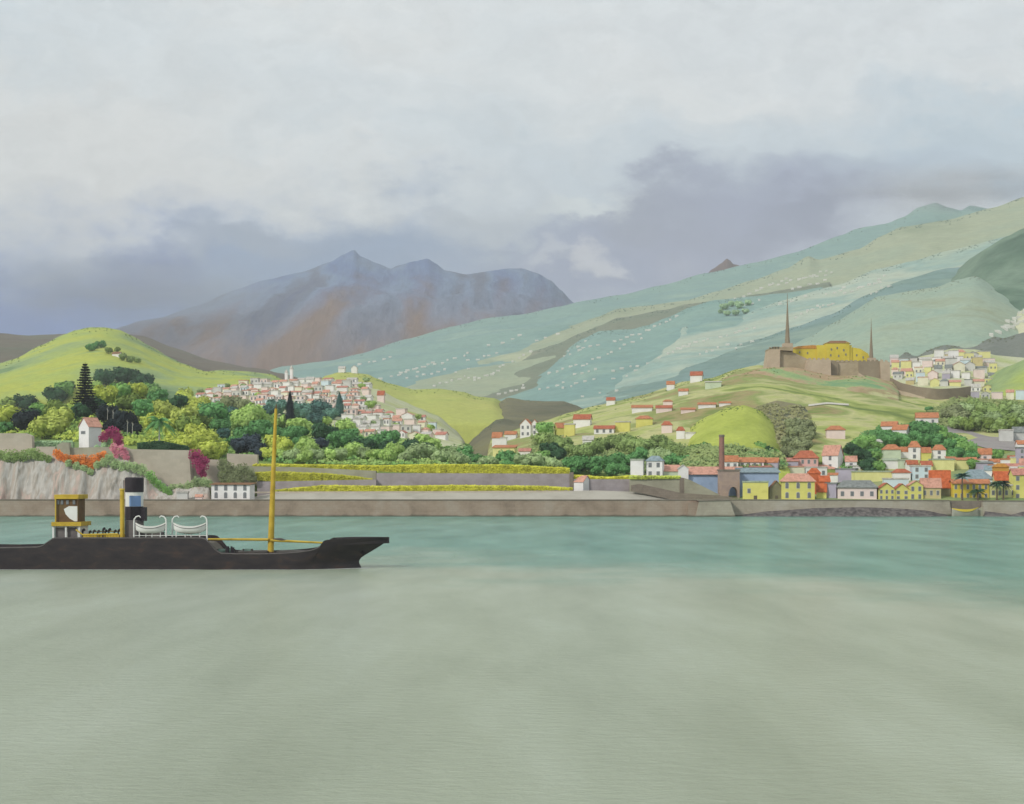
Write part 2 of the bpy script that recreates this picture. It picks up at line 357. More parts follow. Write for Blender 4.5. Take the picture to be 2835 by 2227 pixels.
hill('slope', 1120, [(1000,1068),(1150,1022),(1300,983),(1399,954),(1480,935),(1565,906),(1653,877),(1712,855),(1778,847),(1903,829),(1980,807),(2080,778),(2179,743),(2238,710),(2265,720),(2377,690),(2440,655),(2496,631),(2621,611),(2747,578),(2835,545),(3100,460)], 2500, 4000, m_olive, p=0.9, ncol=300, amp=12, nscale=0.005, key='T2')
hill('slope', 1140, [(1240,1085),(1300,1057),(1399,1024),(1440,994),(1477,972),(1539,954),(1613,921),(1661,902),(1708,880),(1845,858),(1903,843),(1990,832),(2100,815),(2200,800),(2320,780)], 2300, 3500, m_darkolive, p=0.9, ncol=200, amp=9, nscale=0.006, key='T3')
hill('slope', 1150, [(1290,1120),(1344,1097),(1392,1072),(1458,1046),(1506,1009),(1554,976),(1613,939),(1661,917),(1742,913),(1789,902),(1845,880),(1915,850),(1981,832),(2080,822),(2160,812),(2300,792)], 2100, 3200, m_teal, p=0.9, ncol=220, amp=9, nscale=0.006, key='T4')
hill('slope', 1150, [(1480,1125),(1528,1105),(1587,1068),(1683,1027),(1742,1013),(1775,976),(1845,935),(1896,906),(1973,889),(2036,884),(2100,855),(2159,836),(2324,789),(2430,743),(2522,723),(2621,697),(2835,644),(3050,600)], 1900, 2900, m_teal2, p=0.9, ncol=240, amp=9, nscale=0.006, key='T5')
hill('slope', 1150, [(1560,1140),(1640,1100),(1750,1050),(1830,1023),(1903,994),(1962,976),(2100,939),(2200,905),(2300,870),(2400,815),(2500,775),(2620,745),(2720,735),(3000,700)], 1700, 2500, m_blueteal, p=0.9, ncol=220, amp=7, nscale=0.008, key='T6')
hill('hill', 1080, [(2560,850),(2620,800),(2680,745),(2730,690),(2790,655),(2835,632),(2920,600),(3100,580)], 1750, 2350, m_dkdome, ncol=100, amp=14, nscale=0.008, key='T8')
hill('hill', 1100, [(2040,1040),(2100,1005),(2180,960),(2238,935),(2324,888),(2377,855),(2430,822),(2588,796),(2650,775),(2700,765),(2770,800),(2835,835),(2950,880),(3100,930)], 1500, 2100, m_greydome, p=0.7, ncol=160, amp=6, nscale=0.008, key='T7')
hill('slope', 1000, [(2690,985),(2740,940),(2765,912),(2790,890),(2835,858),(2950,800),(3100,760)], 1600, 1850, hm('cream_slope', [(186, 186, 140), (206, 204, 168), (176, 184, 134)], 0.02), ncol=60, amp=4, nscale=0.01, key='T9')
hill('hill', 1110, [(2330,1030),(2400,1000),(2456,991),(2480,984),(2509,972),(2536,985),(2570,968),(2614,957),(2667,959),(2709,953),(2751,932),(2783,938),(2835,923),(3000,900)], 1380, 1620, m_greyh, ncol=120, amp=7, nscale=0.02, key='T10')
hill('hill', 1130, [(-600,1120),(-300,1080),(-150,1040),(0,1003),(41,992),(110,957),(179,926),(207,915),(248,906),(290,906),(331,914),(386,946),(442,979),(497,1006),(571,1029),(615,1024),(684,1029),(753,1036),(785,1052),(840,1085),(900,1130)], 1250, 1750, m_lime, p=0.7, ncol=240, nrow=50, amp=5, nscale=0.01, key='A')
hill('hill', 1180, [(840,1085),(880,1054),(903,1040),(938,1031),(972,1031),(1018,1036),(1041,1047),(1076,1061),(1145,1078),(1214,1075),(1283,1085),(1317,1098),(1368,1103),(1389,1112),(1412,1160),(1440,1200)], 1300, 1700, m_lime2, p=0.75, ncol=160, amp=3, nscale=0.012, key='E')
hill('hill', 1200, [(1372,1140),(1384,1112),(1407,1101),(1455,1108),(1513,1110),(1559,1110),(1593,1121),(1614,1131),(1650,1160),(1680,1190)], 1250, 1650, m_dkg, ncol=90, amp=4, nscale=0.015, key='D')
hill('hill', 1240, [(470,1130),(533,1098),(600,1080),(660,1068),(740,1058),(800,1050),(860,1048),(960,1052),(1010,1072),(1050,1080),(1110,1110),(1160,1130),(1210,1150),(1260,1190),(1300,1240)], 760, 1200, m_town, p=0.9, ncol=160, amp=2, nscale=0.015, key='B')
hill('hill', 1280, [(1230,1262),(1290,1236),(1317,1209),(1347,1183),(1375,1163),(1398,1160),(1421,1165),(1470,1162),(1520,1175),(1580,1200)], 900, 1150, m_dkg, ncol=90, amp=3, nscale=0.015, key='D2')
hill('castle_hill', 1300, [(1320,1250),(1360,1215),(1440,1185),(1504,1166),(1582,1142),(1651,1124),(1705,1112),(1778,1094),(1852,1072),(1889,1058),(1970,1047),(2040,1022),(2100,1010),(2160,1020),(2240,1040),(2330,1045),(2420,1050),(2500,1082),(2600,1095),(2720,1095),(2840,1100),(3000,1110)], 640, 1040, m_castle, p=0.8, ncol=260, nrow=50, amp=2.2, nscale=0.02, key='C')
hill('hill', [(1860,1300),(2200,1312)], [(1890,1230),(1920,1180),(1965,1150),(2020,1126),(2060,1122),(2105,1136),(2140,1168),(2168,1212),(2182,1262),(2196,1300)], 612, 730, hm('bright_lime_knoll', [(130, 142, 54), (158, 170, 60), (176, 186, 72), (146, 158, 66)], 0.02, bump=.6, bscale=.15), ncol=70, amp=.8, nscale=.03, key='K1')
hill('hill', [(2060,1316),(2300,1316)], [(2075,1160),(2100,1124),(2150,1110),(2215,1120),(2262,1160),(2288,1215),(2296,1270),(2300,1310)], 640, 790, hm('shadowed_gully_heath', [(96, 100, 80), (120, 122, 94), (138, 130, 92), (112, 122, 98)], 0.03, bump=.8, bscale=.15), ncol=70, amp=1.2, nscale=.04, key='K2')  # the gully's shadow is put into the dull, dark heath colours
hill('fort_mound', [(1960,1100),(2140,1130),(2240,1128),(2360,1112),(2500,1120)], [(1985,1052),(2040,1036),(2120,1018),(2200,1018),(2300,1040),(2400,1040),(2470,1056),(2500,1090)], 900, 996, hm('mound_earth', [(120, 156, 108), (150, 170, 108), (180, 150, 116), (158, 140, 96), (186, 184, 128)], 0.03, bump=.8, bscale=.15, contrast=.16), ncol=90, amp=1.2, nscale=.04, key='K3')
hill('hill', 1190, [(2420,1060),(2480,1010),(2560,985),(2640,965),(2700,968),(2760,985),(2835,990),(3000,985)], 1060, 1350, m_town, ncol=110, amp=2, nscale=0.02, key='H')
hill('hill', 1100, [(2740,1068),(2755,1058),(2785,1038),(2812,1016),(2835,1000),(2900,975),(3000,960)], 1090, 1160, m_lime, ncol=50, amp=1, nscale=0.02, key='T11')
hill('hill', [(-700,1262),(350,1262),(520,1275),(640,1290),(1000,1300),(1585,1302),(1760,1322),(1900,1350)], [(-700,1230),(-300,1205),(0,1180),(120,1150),(230,1110),(330,1100),(430,1115),(520,1145),(600,1165),(760,1175),(900,1185),(1000,1210),(1150,1240),(1350,1272),(1500,1284),(1760,1300),(1900,1345)], 578, 790, m_woodfloor, ncol=200, amp=1.2, nscale=0.03, key='L')
hill('hill', [(1860,1386),(3200,1386)], [(1860,1330),(2000,1275),(2180,1262),(2250,1258),(2330,1245),(2400,1205),(2460,1185),(2540,1170),(2620,1160),(2700,1150),(2835,1140),(3200,1130)], 549, 860, m_rtown, p=0.95, ncol=160, nrow=44, amp=0.8, nscale=0.03, key='F')
# ================================================================ foliage
rnd = random.Random(7)
def crown_mesh(seed, nl=9, nleaf=520, leaf=0.15, flat=0.8, jit=0.55):
    """lumpy crown of radius about 1, centred on the origin: lobes closely set with leaf clumps round small inner cores"""
    r = random.Random(seed); mb = MB()
    lobes = [(Vector((0, 0, -0.05)), 0.62)]
    for k in range(nl):
        a = 2 * math.pi * k / nl + r.uniform(-.3, .3); el = r.uniform(-0.35, 0.9)
        d = Vector((math.cos(a) * math.cos(el), math.sin(a) * math.cos(el), math.sin(el) * flat))
        lobes.append((d * r.uniform(0.42, 0.62), r.uniform(0.32, 0.48)))
    for c, rad in lobes:
        bm = bmesh.new(); bmesh.ops.create_icosphere(bm, subdivisions=2, radius=rad * 0.86)
        for v in bm.verts:
            v.co *= 1 + 0.22 * noise.noise(v.co * 4 + Vector((seed, k, c.x * 9)))
            v.co.z *= 0.9; v.co += c
        bm.verts.index_update()
        mb.add([v.co for v in bm.verts], [[v.index for v in f.verts] for f in bm.faces]); bm.free()
    per = nleaf // len(lobes)
    for c, rad in lobes:
        for _ in range(int(per * (rad / 0.42) ** 2)):
            while True:
                d = Vector((r.gauss(0, 1), r.gauss(0, 1), r.gauss(0.15, 1)))
                if d.length > 0.1: break
            d.normalize(); p = c + d * rad * r.uniform(0.85, 1.12)
            if any((p - c2).length < r2 * 0.75 for c2, r2 in lobes): continue
            n = (d + Vector((r.uniform(-jit, jit), r.uniform(-jit, jit), r.uniform(-jit, jit)))).normalized()
            t1 = n.orthogonal().normalized(); t2 = n.cross(t1); a = r.uniform(0, 6.28)
            u_ = (t1 * math.cos(a) + t2 * math.sin(a)) * leaf * r.uniform(.5, 1.0); w_ = (t2 * math.cos(a) - t1 * math.sin(a)) * leaf * r.uniform(.4, .8)
            mb.add([p - u_ - w_ * .3, p - u_ * .1 - w_, p + u_, p + u_ * .1 + w_], [(0, 1, 2, 3)])
    return mb.mesh('crown')
CROWNS = [crown_mesh(s) for s in range(7)]
BUSH = [crown_mesh(40 + s, nl=6, nleaf=260, leaf=0.2, flat=0.6) for s in range(3)]
def trunk_mesh(h, r0, r1, seed=0, limbs=4):
    r = random.Random(seed); mb = MB()
    pts = [Vector((r.uniform(-.1, .1) * k * h / 4, r.uniform(-.1, .1) * k * h / 4, h * k / 4)) for k in range(5)]
    mb.tube(pts, [r0 + (r1 - r0) * k / 4 for k in range(5)], 7)
    for k in range(limbs):
        a = 6.28 * k / limbs + r.random(); b = pts[3] if k % 2 else pts[2]
        e = b + Vector((math.cos(a) * h * .35, math.sin(a) * h * .35, h * .4))
        mb.tube([b, (b + e) / 2 + Vector((0, 0, -h * .04)), e], [r1 * .8, r1 * .6, r1 * .3], 5)
    return mb.mesh('trunk')
TRUNKS = [trunk_mesh(1.0, 0.055, 0.035, s) for s in range(3)]
def fol(name, c, k=1.55, var=24):
    a = tuple(max(0, int(x * 0.70)) for x in c); b = tuple(min(255, x + var) for x in c)
    return mat('leaves_' + name, [a, c, b], scale=0.35, rough=0.8, k=k, rnd=0.16, trans=0.2, spec=0.1, contrast=0.25)
FOL = {
 'lime': fol('lime', (168, 178, 64), k=1.35), 'olive': fol('olive', (112, 132, 56), k=1.35), 'yellow': fol('yellow', (158, 168, 72), k=1.3),
 'light green': fol('light_green', (140, 166, 82)), 'green': fol('green', (84, 132, 72), k=1.4), 'dark green': fol('dark_green', (54, 88, 56), k=1.2),
 'blackish': fol('blackish', (38, 48, 50), k=1.1), 'blue green': fol('blue_green', (84, 120, 104)), 'dark blue green': fol('dark_blue_green', (60, 92, 84)),
 'sage': fol('sage', (132, 150, 100)), 'olive green': fol('olive_green', (116, 136, 74)), 'grey green': fol('grey_green', (126, 134, 92), k=1.35),
 'mid green': fol('mid_green', (102, 140, 66)), 'slate': fol('slate', (54, 66, 74), k=1.2), 'bright yellow': fol('bright_yellow', (190, 188, 40), k=1.2),
 'magenta': fol('magenta', (168, 58, 104), k=1.2), 'orange': fol('orange', (222, 130, 44), k=1.1), 'pink': fol('pink', (196, 120, 136)), 'mint': fol('mint', (140, 166, 124))}
M_BARK = mat('bark', [(92, 80, 66), (120, 106, 88)], scale=2.0, rough=0.9)
M_PALEBARK = mat('pale_bark', [(170, 166, 154), (190, 186, 174)], scale=2.0, rough=0.9)
TREES = []
def tree(cu, cv, r, colour, area, keys=None, tall=1.0, flat=None, name='tree', kindw='round', D=None, toff=1.0):
    """crown centre seen at (cu,cv), crown radius r in photograph pixels"""
    g_ = None
    vb = cv + r * toff
    for dv in range(0, 120, 4):
        g_ = hit(cu, vb + dv, keys)
        if g_ is not None: break
    if g_ is None: return None
    k = m_per_px(g_.y); c = P(cu, cv, g_.y); R_ = r * k
    base = Vector((g_.x, g_.y, g_.z))
    if c.z - R_ * .4 < base.z: c.z = base.z + R_ * .4
    root = empty(name, base, rnd.uniform(0, 6.28))
    cr_ = obj_from('crown', rnd.choice(CROWNS), FOL[colour], root)
    sz = R_ * rnd.uniform(1.5, 1.75); cr_.scale = (sz, sz * 0.9, sz * tall * rnd.uniform(.85, 1.0)); cr_.location = (0, 0, c.z - base.z)
    tk = obj_from('trunk', rnd.choice(TRUNKS), M_BARK, root)
    th = max(1.0, c.z - base.z); w = R_ * 1.1; tk.scale = (w, w, th)
    TREES.append((root, cu, cv, r, colour, area, kindw))
    tag(root, None, 'tree', group='trees ' + area)
    return root
def name_trees():
    by = {}
    for t in TREES: by.setdefault((t[4], t[5], t[6]), []).append(t)
    for (c, area, kw), ts in by.items():
        ts.sort(key=lambda t: t[1])
        n = len(ts)
        for i, t in enumerate(ts):
            if n == 1: lab = f"the only {c} {kw} tree {area}"
            elif n == 2: lab = f"{'left' if i == 0 else 'right'} one of two {c} {kw} trees {area}"
            elif i == 0: lab = f"leftmost {c} {kw} tree {area}"
            elif i == n - 1: lab = f"rightmost {c} {kw} tree {area}"
            elif i <= n // 2: lab = f"{ordn(i + 1)} {c} tree from the left {area}"
            else: lab = f"{ordn(n - i)} {c} tree from the right {area}"
            t[0]['label'] = lab
def many(lst, conv, area, keys=None, **k):
    for zx, zy, zr, c in lst:
        u, v, r = conv(zx, zy, zr); tree(u, v, r, c, area, keys, **k)

# wood on the left headland
zl = lambda x, y, r: (x / 3.623, 860 + y / 3.623, r / 3.623)
many([(100,960,100,'olive'),(250,930,95,'dark green'),(60,1060,110,'lime'),(180,1010,90,'lime'),(250,1120,105,'blackish'),(60,1180,70,'green'),(330,1060,75,'dark green'),
 (420,1010,85,'mid green'),(560,870,85,'dark green'),(640,800,80,'mid green'),(690,760,55,'dark green'),(520,1160,120,'yellow'),(420,1190,100,'yellow'),(600,1090,100,'yellow'),(560,990,90,'olive'),
 (1040,670,85,'dark green'),(1220,650,80,'dark green'),(1320,660,70,'dark green'),(1430,740,90,'dark green'),(960,760,60,'light green'),(1060,850,100,'lime'),(1200,830,95,'mid green'),(1360,830,100,'lime'),
 (1510,810,75,'mid green'),(1290,930,95,'olive'),(1600,880,95,'green'),(1440,1000,100,'green'),(1780,930,80,'dark green'),(1650,1020,110,'yellow'),(1850,870,75,'lime'),(1870,1070,110,'yellow'),
 (1900,1200,110,'olive'),(2000,1330,110,'lime'),(1870,1350,90,'lime'),(2020,980,80,'lime'),(2060,1110,80,'olive'),(1090,1040,100,'blackish'),(1230,1120,105,'blackish'),(1130,1160,80,'blackish'),(1330,1200,70,'blackish'),
 (690,1080,60,'dark green'),(820,1010,90,'dark green'),(950,960,80,'dark green'),(1720,1180,90,'lime'),(1760,1280,80,'lime'),(1560,1120,90,'lime')], zl, 'in the wood on the left headland', ['L','A'])
# gardens below the hillside town
zc = lambda x, y, r: (500 + x / 4.348, 960 + y / 4.348, r / 4.348)
many([(60,650,90,'lime'),(230,700,100,'lime'),(200,820,90,'lime'),(90,870,100,'olive'),(380,850,150,'green'),(330,760,80,'green'),(480,960,90,'green'),(480,700,60,'grey green'),(610,690,110,'grey green'),(760,710,90,'grey green'),(620,810,90,'dark blue green'),
 (800,850,150,'light green'),(740,930,90,'light green'),(1160,730,110,'blue green'),(1040,790,90,'dark blue green'),(1450,780,110,'blue green'),(1580,790,90,'dark blue green'),(1680,760,110,'dark blue green'),(1640,880,90,'dark blue green'),(1800,810,70,'blue green'),
 (1080,920,95,'light green'),(1230,920,80,'light green'),(1400,950,95,'light green'),(1490,970,80,'light green'),(780,1060,95,'green'),(900,1050,90,'green'),(960,970,95,'green'),(1100,1040,80,'green'),(1200,1050,70,'green'),(520,1060,85,'dark blue green'),
 (200,1060,120,'lime'),(130,1000,90,'olive'),(350,1130,110,'lime'),(130,1190,130,'lime'),(300,1250,110,'lime'),(480,1230,90,'lime'),(420,1300,70,'lime'),(650,1150,80,'green'),(720,1200,95,'slate'),(840,1170,105,'slate'),(930,1230,90,'slate'),(980,1300,70,'slate'),
 (1110,1160,110,'lime'),(1230,1210,100,'lime'),(1060,1290,80,'lime'),(1330,1060,90,'green'),(1450,1040,80,'green'),(1400,1150,60,'green'),(1510,1190,95,'light green'),(1560,1250,80,'light green'),
 (1690,1030,110,'dark green'),(1790,1040,90,'dark green'),(1660,1170,85,'slate'),(1750,900,70,'light green'),(1980,960,95,'light green'),(1920,1120,120,'green'),(2040,1080,100,'green'),(2100,1160,80,'green'),
 (1200,1300,70,'light green'),(1340,1310,80,'sage'),(1500,1330,80,'light green'),(1640,1310,80,'sage'),(1780,1310,80,'light green'),(1920,1310,85,'sage'),(2060,1280,85,'light green')], zc, 'below the hillside town', ['L','B'])
zd = lambda x, y, r: (800 + x / 4.348, 960 + y / 4.348, r / 4.348)
many([(900,1200,100,'dark green'),(1020,1170,95,'green'),(1120,1170,110,'green'),(1220,1110,105,'green'),(1200,1220,90,'dark green'),(1380,1230,90,'dark green'),(1470,1200,80,'dark green'),(1600,1140,95,'light green'),(1740,1190,80,'light green'),(1660,1210,60,'dark green'),(1540,1290,100,'sage'),(1680,1290,105,'sage'),
 (800,1260,90,'light green'),(920,1300,80,'sage'),(1040,1310,80,'light green'),(1180,1320,85,'light green'),(1290,1270,85,'light green'),(1400,1340,75,'sage'),(1820,1330,85,'sage'),(1930,1310,80,'sage'),(1910,1250,45,'mid green'),(2040,1290,90,'sage'),(2120,1230,60,'mid green')], zd, 'right of the cypresses, below the town', ['L','B','D2'])
ze = lambda x, y, r: (1260 + x / 4.348, 1080 + y / 4.348, r / 4.348)
many([(120,770,95,'green'),(50,850,90,'sage'),(220,850,80,'green'),(340,880,60,'sage'),(440,870,70,'sage'),(600,820,90,'green'),(720,850,90,'green'),(640,900,60,'green'),(830,860,90,'sage'),(950,860,90,'sage'),(1050,870,80,'sage'),(1060,810,80,'mid green'),(1180,900,80,'sage'),
 (1080,480,90,'mid green'),(1080,600,90,'olive green'),(1180,640,100,'olive green'),(1130,720,80,'dark green'),(1220,790,80,'dark green'),(1290,680,90,'olive green'),(1400,740,90,'olive green'),(1530,740,95,'olive green'),(1660,720,95,'olive green'),(1780,660,90,'olive green'),(1900,640,100,'olive green'),(2040,640,110,'olive green'),
 (1400,880,85,'green'),(1500,890,95,'green'),(1620,890,95,'green'),(1740,880,95,'green'),(1850,890,90,'green'),(1960,860,85,'green'),(2060,850,80,'green'),(1450,960,70,'green'),(1700,960,70,'green'),(1900,960,70,'green'),(2030,950,70,'green')], ze, 'at the foot of the fort hill', ['L','C'])
zf = lambda x, y, r: (1700 + x / 5.3375, 1120 + y / 5.3375, r / 5.3375)
many([(80,600,110,'olive green'),(200,620,120,'olive green'),(350,640,130,'olive green'),(500,620,120,'olive green'),(660,560,120,'olive green'),(780,640,110,'olive green'),(880,690,100,'olive green'),(420,750,110,'green'),(300,790,90,'green'),(640,760,110,'sage'),(760,790,100,'sage'),(850,830,100,'green'),
 (980,760,110,'olive green'),(1040,850,100,'green'),(1150,740,120,'olive green'),(1280,700,110,'green'),(1200,850,100,'green'),(1400,700,100,'sage'),(1480,800,90,'green'),(1350,830,100,'mid green'),(1700,700,90,'mid green'),(1800,730,90,'green'),(1900,740,90,'mid green'),(2000,740,90,'mid green'),(2080,760,70,'green')], zf, 'behind the waterfront sheds', ['C','F'])
zg = lambda x, y, r: (2080 + x / 5.435, 1160 + y / 5.435, r / 5.435)
many([(100,480,110,'mid green'),(230,510,110,'dark green'),(340,520,80,'mid green'),(650,80,110,'grey green'),(780,130,120,'grey green'),(640,230,120,'grey green'),(830,280,110,'grey green'),(600,370,110,'grey green'),(760,420,120,'grey green'),(560,500,80,'grey green'),(880,200,90,'grey green'),(700,530,90,'grey green')], zg, 'in the gully right of the lime spur', ['C','F'])
many([(1520,470,100,'dark green'),(1640,420,100,'mid green'),(1740,350,100,'mid green'),(1680,560,110,'dark green'),(1750,690,100,'dark green'),(1850,570,100,'mid green'),(1900,720,95,'mid green'),(1790,800,70,'dark green'),(2000,270,110,'green'),(2100,330,100,'green'),(1880,420,80,'mid green')], zg, 'left of the yellow terrace houses', ['F','C'])
zh = lambda x, y, r: (2435 + x / 5.435, 1160 + y / 5.435, r / 5.435)
many([(480,150,110,'green'),(620,160,120,'green'),(760,210,120,'green'),(880,200,110,'mid green'),(350,340,110,'green'),(150,330,110,'green'),(60,300,90,'green'),(680,330,100,'green'),(820,330,110,'green'),(980,300,110,'mid green'),(1050,420,110,'green'),(1180,400,110,'mid green'),(1150,540,100,'green'),(1280,480,110,'mid green'),(1390,570,100,'green'),(1420,680,80,'mid green'),(1780,540,80,'mid green'),(560,280,90,'green')], zh, 'in the grove above the white towers', ['F','C'])
many([(1180,70,100,'olive green'),(1330,90,100,'olive'),(1480,70,110,'olive green'),(1650,90,110,'olive'),(1800,100,110,'olive green'),(1950,80,110,'olive'),(2080,60,100,'olive green')], zh, 'above the stone road on the right', ['F','C'])
zi = lambda x, y, r: (2435 + x / 4.745, 820 + y / 4.745, r / 4.745)
many([(1250,1440,90,'olive green'),(1120,1500,90,'sage'),(1400,1500,100,'olive green'),(950,1540,100,'grey green'),(1080,1600,90,'grey green'),(1560,1530,100,'olive green'),(1700,1480,100,'olive green'),(1820,1520,90,'sage'),(1280,1600,90,'olive green'),(650,1490,40,'green'),(1500,1620,90,'sage'),(1750,1620,90,'olive green'),(1880,1640,90,'sage')], zi, 'below the upper right town', ['C','F','H'])
zj = lambda x, y, r: (1300 + x / 2.7175, 700 + y / 2.7175, r / 2.7175)
many([(1915,405,24,'mint'),(1970,385,22,'mint'),(2030,395,26,'mint'),(2095,375,22,'mint'),(1935,455,20,'mint'),(2005,450,24,'mint'),(2075,440,20,'mint'),(1890,440,16,'mint')], zj, 'in the copse high on the teal slope', None)
# groves on the left green hill
many([(900,370,40,'green'),(960,350,34,'green'),(1020,340,34,'green'),(1090,400,34,'olive'),(1230,470,34,'olive green'),(1310,490,34,'olive green'),(1380,500,26,'olive green'),(1180,390,28,'olive')], zl, 'on the bare crown of the green hill', ['A'])

def conifer(cu, vt, vb, hw, colour, label, keys, name='cypress', tiers=False):
    g_ = hit(cu, vb + 2, keys); D = g_.y; k = m_per_px(D); H = (vb - vt) * k + 1.0; top = P(cu, vt, D).z
    root = empty(name, (g_.x, D, top - H)); tag(root, label, 'tree')
    t = MB(); t.tube([(0, 0, -1), (0, 0, H * .5), (0, 0, H * .97)], [hw * k * .14, hw * k * .1, .04], 7); t.build('trunk', M_BARK, root)
    r = random.Random(int(cu)); mb = MB(); W = hw * k
    def rad(t_): return W * (min(1, t_ / .12) ** .6) * (1 - max(0, (t_ - .35) / .65) ** 1.6) * (1 + .12 * math.sin(t_ * 23 + cu))
    core = [(0, 0, H * (.06 + .9 * i / 12)) for i in range(13)]
    mb.tube(core, [max(.05, rad(.06 + .9 * i / 12) * .8) for i in range(13)], 10)
    for _ in range(1500):
        t_ = r.uniform(.04, 1) ; a = r.uniform(0, 6.28); q = rad(t_) * r.uniform(.8, 1.12) + .05
        p = Vector((math.cos(a) * q, math.sin(a) * q, H * t_)); s = r.uniform(.2, .5)
        n = Vector((math.cos(a), math.sin(a), r.uniform(-.2, .5))).normalized(); t1 = n.orthogonal().normalized(); t2 = Vector((0, 0, 1))
        mb.add([p - t1 * s * .5, p + t2 * s * 1.5 + n * .12, p + t1 * s * .5, p - t2 * s], [(0, 1, 2, 3)])
    mb.build('crown', FOL[colour], root); return root
conifer(803, 1084, 1194, 15, 'blackish', 'tall blackish columnar cypress in front of the pale hillside town', ['L','B'])
conifer(940, 1088, 1152, 13, 'dark blue green', 'smaller blue green pointed conifer right of the dark cypress', ['L','B'], name='conifer')

# araucaria: tiers of drooping branches
def araucaria():
    D = hit(236, 1160, ['L']).y; k = m_per_px(D); b = P(236, 1168, D); H = (1168 - 1003) * k
    root = empty('araucaria_tree', b); tag(root, 'dark araucaria with a spiky leader and drooping tiered branches behind the tower house', 'tree')
    t = MB(); t.tube([(0, 0, -1), (0, 0, H * .5), (0, 0, H)], [.5, .35, .06], 8); t.build('trunk', M_BARK, root)
    r = random.Random(3); mb = MB()
    for i in range(19):
        f = i / 18; z = H * (.16 + .8 * f); Lb = (40 * k * (1 - f) ** .85 + .7) * r.uniform(.75, 1.15); nb = 11
        for j in range(nb):
            a = 6.28 * j / nb + i * .4 + r.uniform(-.25, .25); d = Vector((math.cos(a), math.sin(a), 0)); Lj = Lb * r.uniform(.75, 1.1)
            pts = []
            for q in range(7):
                s = q / 6; pts.append(Vector((0, 0, z)) + d * Lj * s + Vector((0, 0, Lj * (.30 * s - .42 * s * s + .18 * s ** 4))))
            mb.tube(pts, [.12 * (1 - s / 8) for s in range(7)], 4)
            for q in range(1, 7):
                for _ in range(8):
                    p = pts[q] + Vector((r.uniform(-.4, .4), r.uniform(-.4, .4), r.uniform(-.35, .3))); s = r.uniform(.35, .75)
                    sd = d.cross(Vector((0, 0, 1)))
                    mb.add([p - sd * s, p + d * s * .6, p + sd * s, p - Vector((0, 0, s * .7))], [(0, 1, 2, 3)])
    mb.build('crown', FOL['blackish'], root)
araucaria()

def palm(cu, cv, vbase, spread, label, colour='green', keys=None, D=None, up=0.0, nf=22, tm=None, seed=1, lean=0):
    if D is None: D = hit(cu, vbase, keys).y
    k = m_per_px(D); b = P(cu, vbase, D); H = (vbase - cv) * k; S = spread * k
    root = empty('palm_tree', b); tag(root, label, 'palm')
    t = MB(); t.tube([(0, 0, -.6), (lean * .3, 0, H * .5), (lean, 0, H)], [.42, .3, .26], 8); t.build('trunk', tm or M_BARK, root)
    r = random.Random(seed); mb = MB()
    for i in range(nf):
        a = 2.4 * i; el = r.uniform(-.25, 1.15) + up; d = Vector((math.cos(a), math.sin(a), 0)); Lf = S * r.uniform(.85, 1.1)
        o_ = Vector((lean, 0, H)); pts = []
        for q in range(9):
            s = q / 8; pts.append(o_ + d * Lf * s * math.cos(el * (1 - .4 * s)) + Vector((0, 0, Lf * (math.sin(el) * s - (.75 - up * .5) * s * s))))
        mb.tube(pts, [.07 * (1 - s / 10) for s in range(9)], 4)
        sd = d.cross(Vector((0, 0, 1)))
        for q in range(1, 9):
            w = S * .22 * math.sin(math.pi * min(1, (q + .6) / 9.4)); p = pts[q]; dd = (pts[q] - pts[q - 1]).normalized() * S * .09
            for sg in (-1, 1):
                for h_ in (0, .5):
                    p2 = p - (pts[q] - pts[q - 1]) * h_
                    mb.add([p2 - dd * .35, p2 + dd * .35, p2 + sd * sg * w + dd * .9 + Vector((0, 0, -w * .45)), p2 + sd * sg * w * .9 + dd * .5 + Vector((0, 0, -w * .45))], [(0, 1, 2, 3)])
    mb.build('crown', FOL[colour], root); return root
palm(441, 1168, 1246, 50, 'broad palm with drooping fronds standing above the big retaining wall', 'green', D=566, tm=M_PALEBARK)
# dark undergrowth with pale bare trunks
for i, (u, v0, v1) in enumerate([(297, 1130, 1190), (312, 1135, 1200), (352, 1165, 1212), (366, 1170, 1215)]):
    g_ = hit(u, v1, ['L']); Dq = g_.y - 5.5; k = m_per_px(Dq); b = P(u, v1, Dq); H = (v1 - v0) * k
    rt = empty('bare_tree', b); tag(rt, ['leftmost slender pale bare trunk against the dark thicket','second slender pale bare trunk from the left by the dark thicket','third slender pale bare trunk from the left by the dark thicket','rightmost slender pale bare trunk against the dark thicket'][i], 'tree', 'pale bare trunks in the thicket')
    q = MB(); q.tube([(0, 0, -3), (.1, 0, H * .5), (.2, 0, H)], [.16, .13, .08], 6); q.build('trunk', M_PALEBARK, rt)
    q = MB()
    for j in range(5):
        a = 1.3 * j; q.tube([(.18, 0, H * (.8 + .04 * j)), (.18 + math.cos(a) * .7, math.sin(a) * .7, H * (.8 + .04 * j) + .8)], [.06, .03], 5)
    q.build('branch', M_PALEBARK, rt)

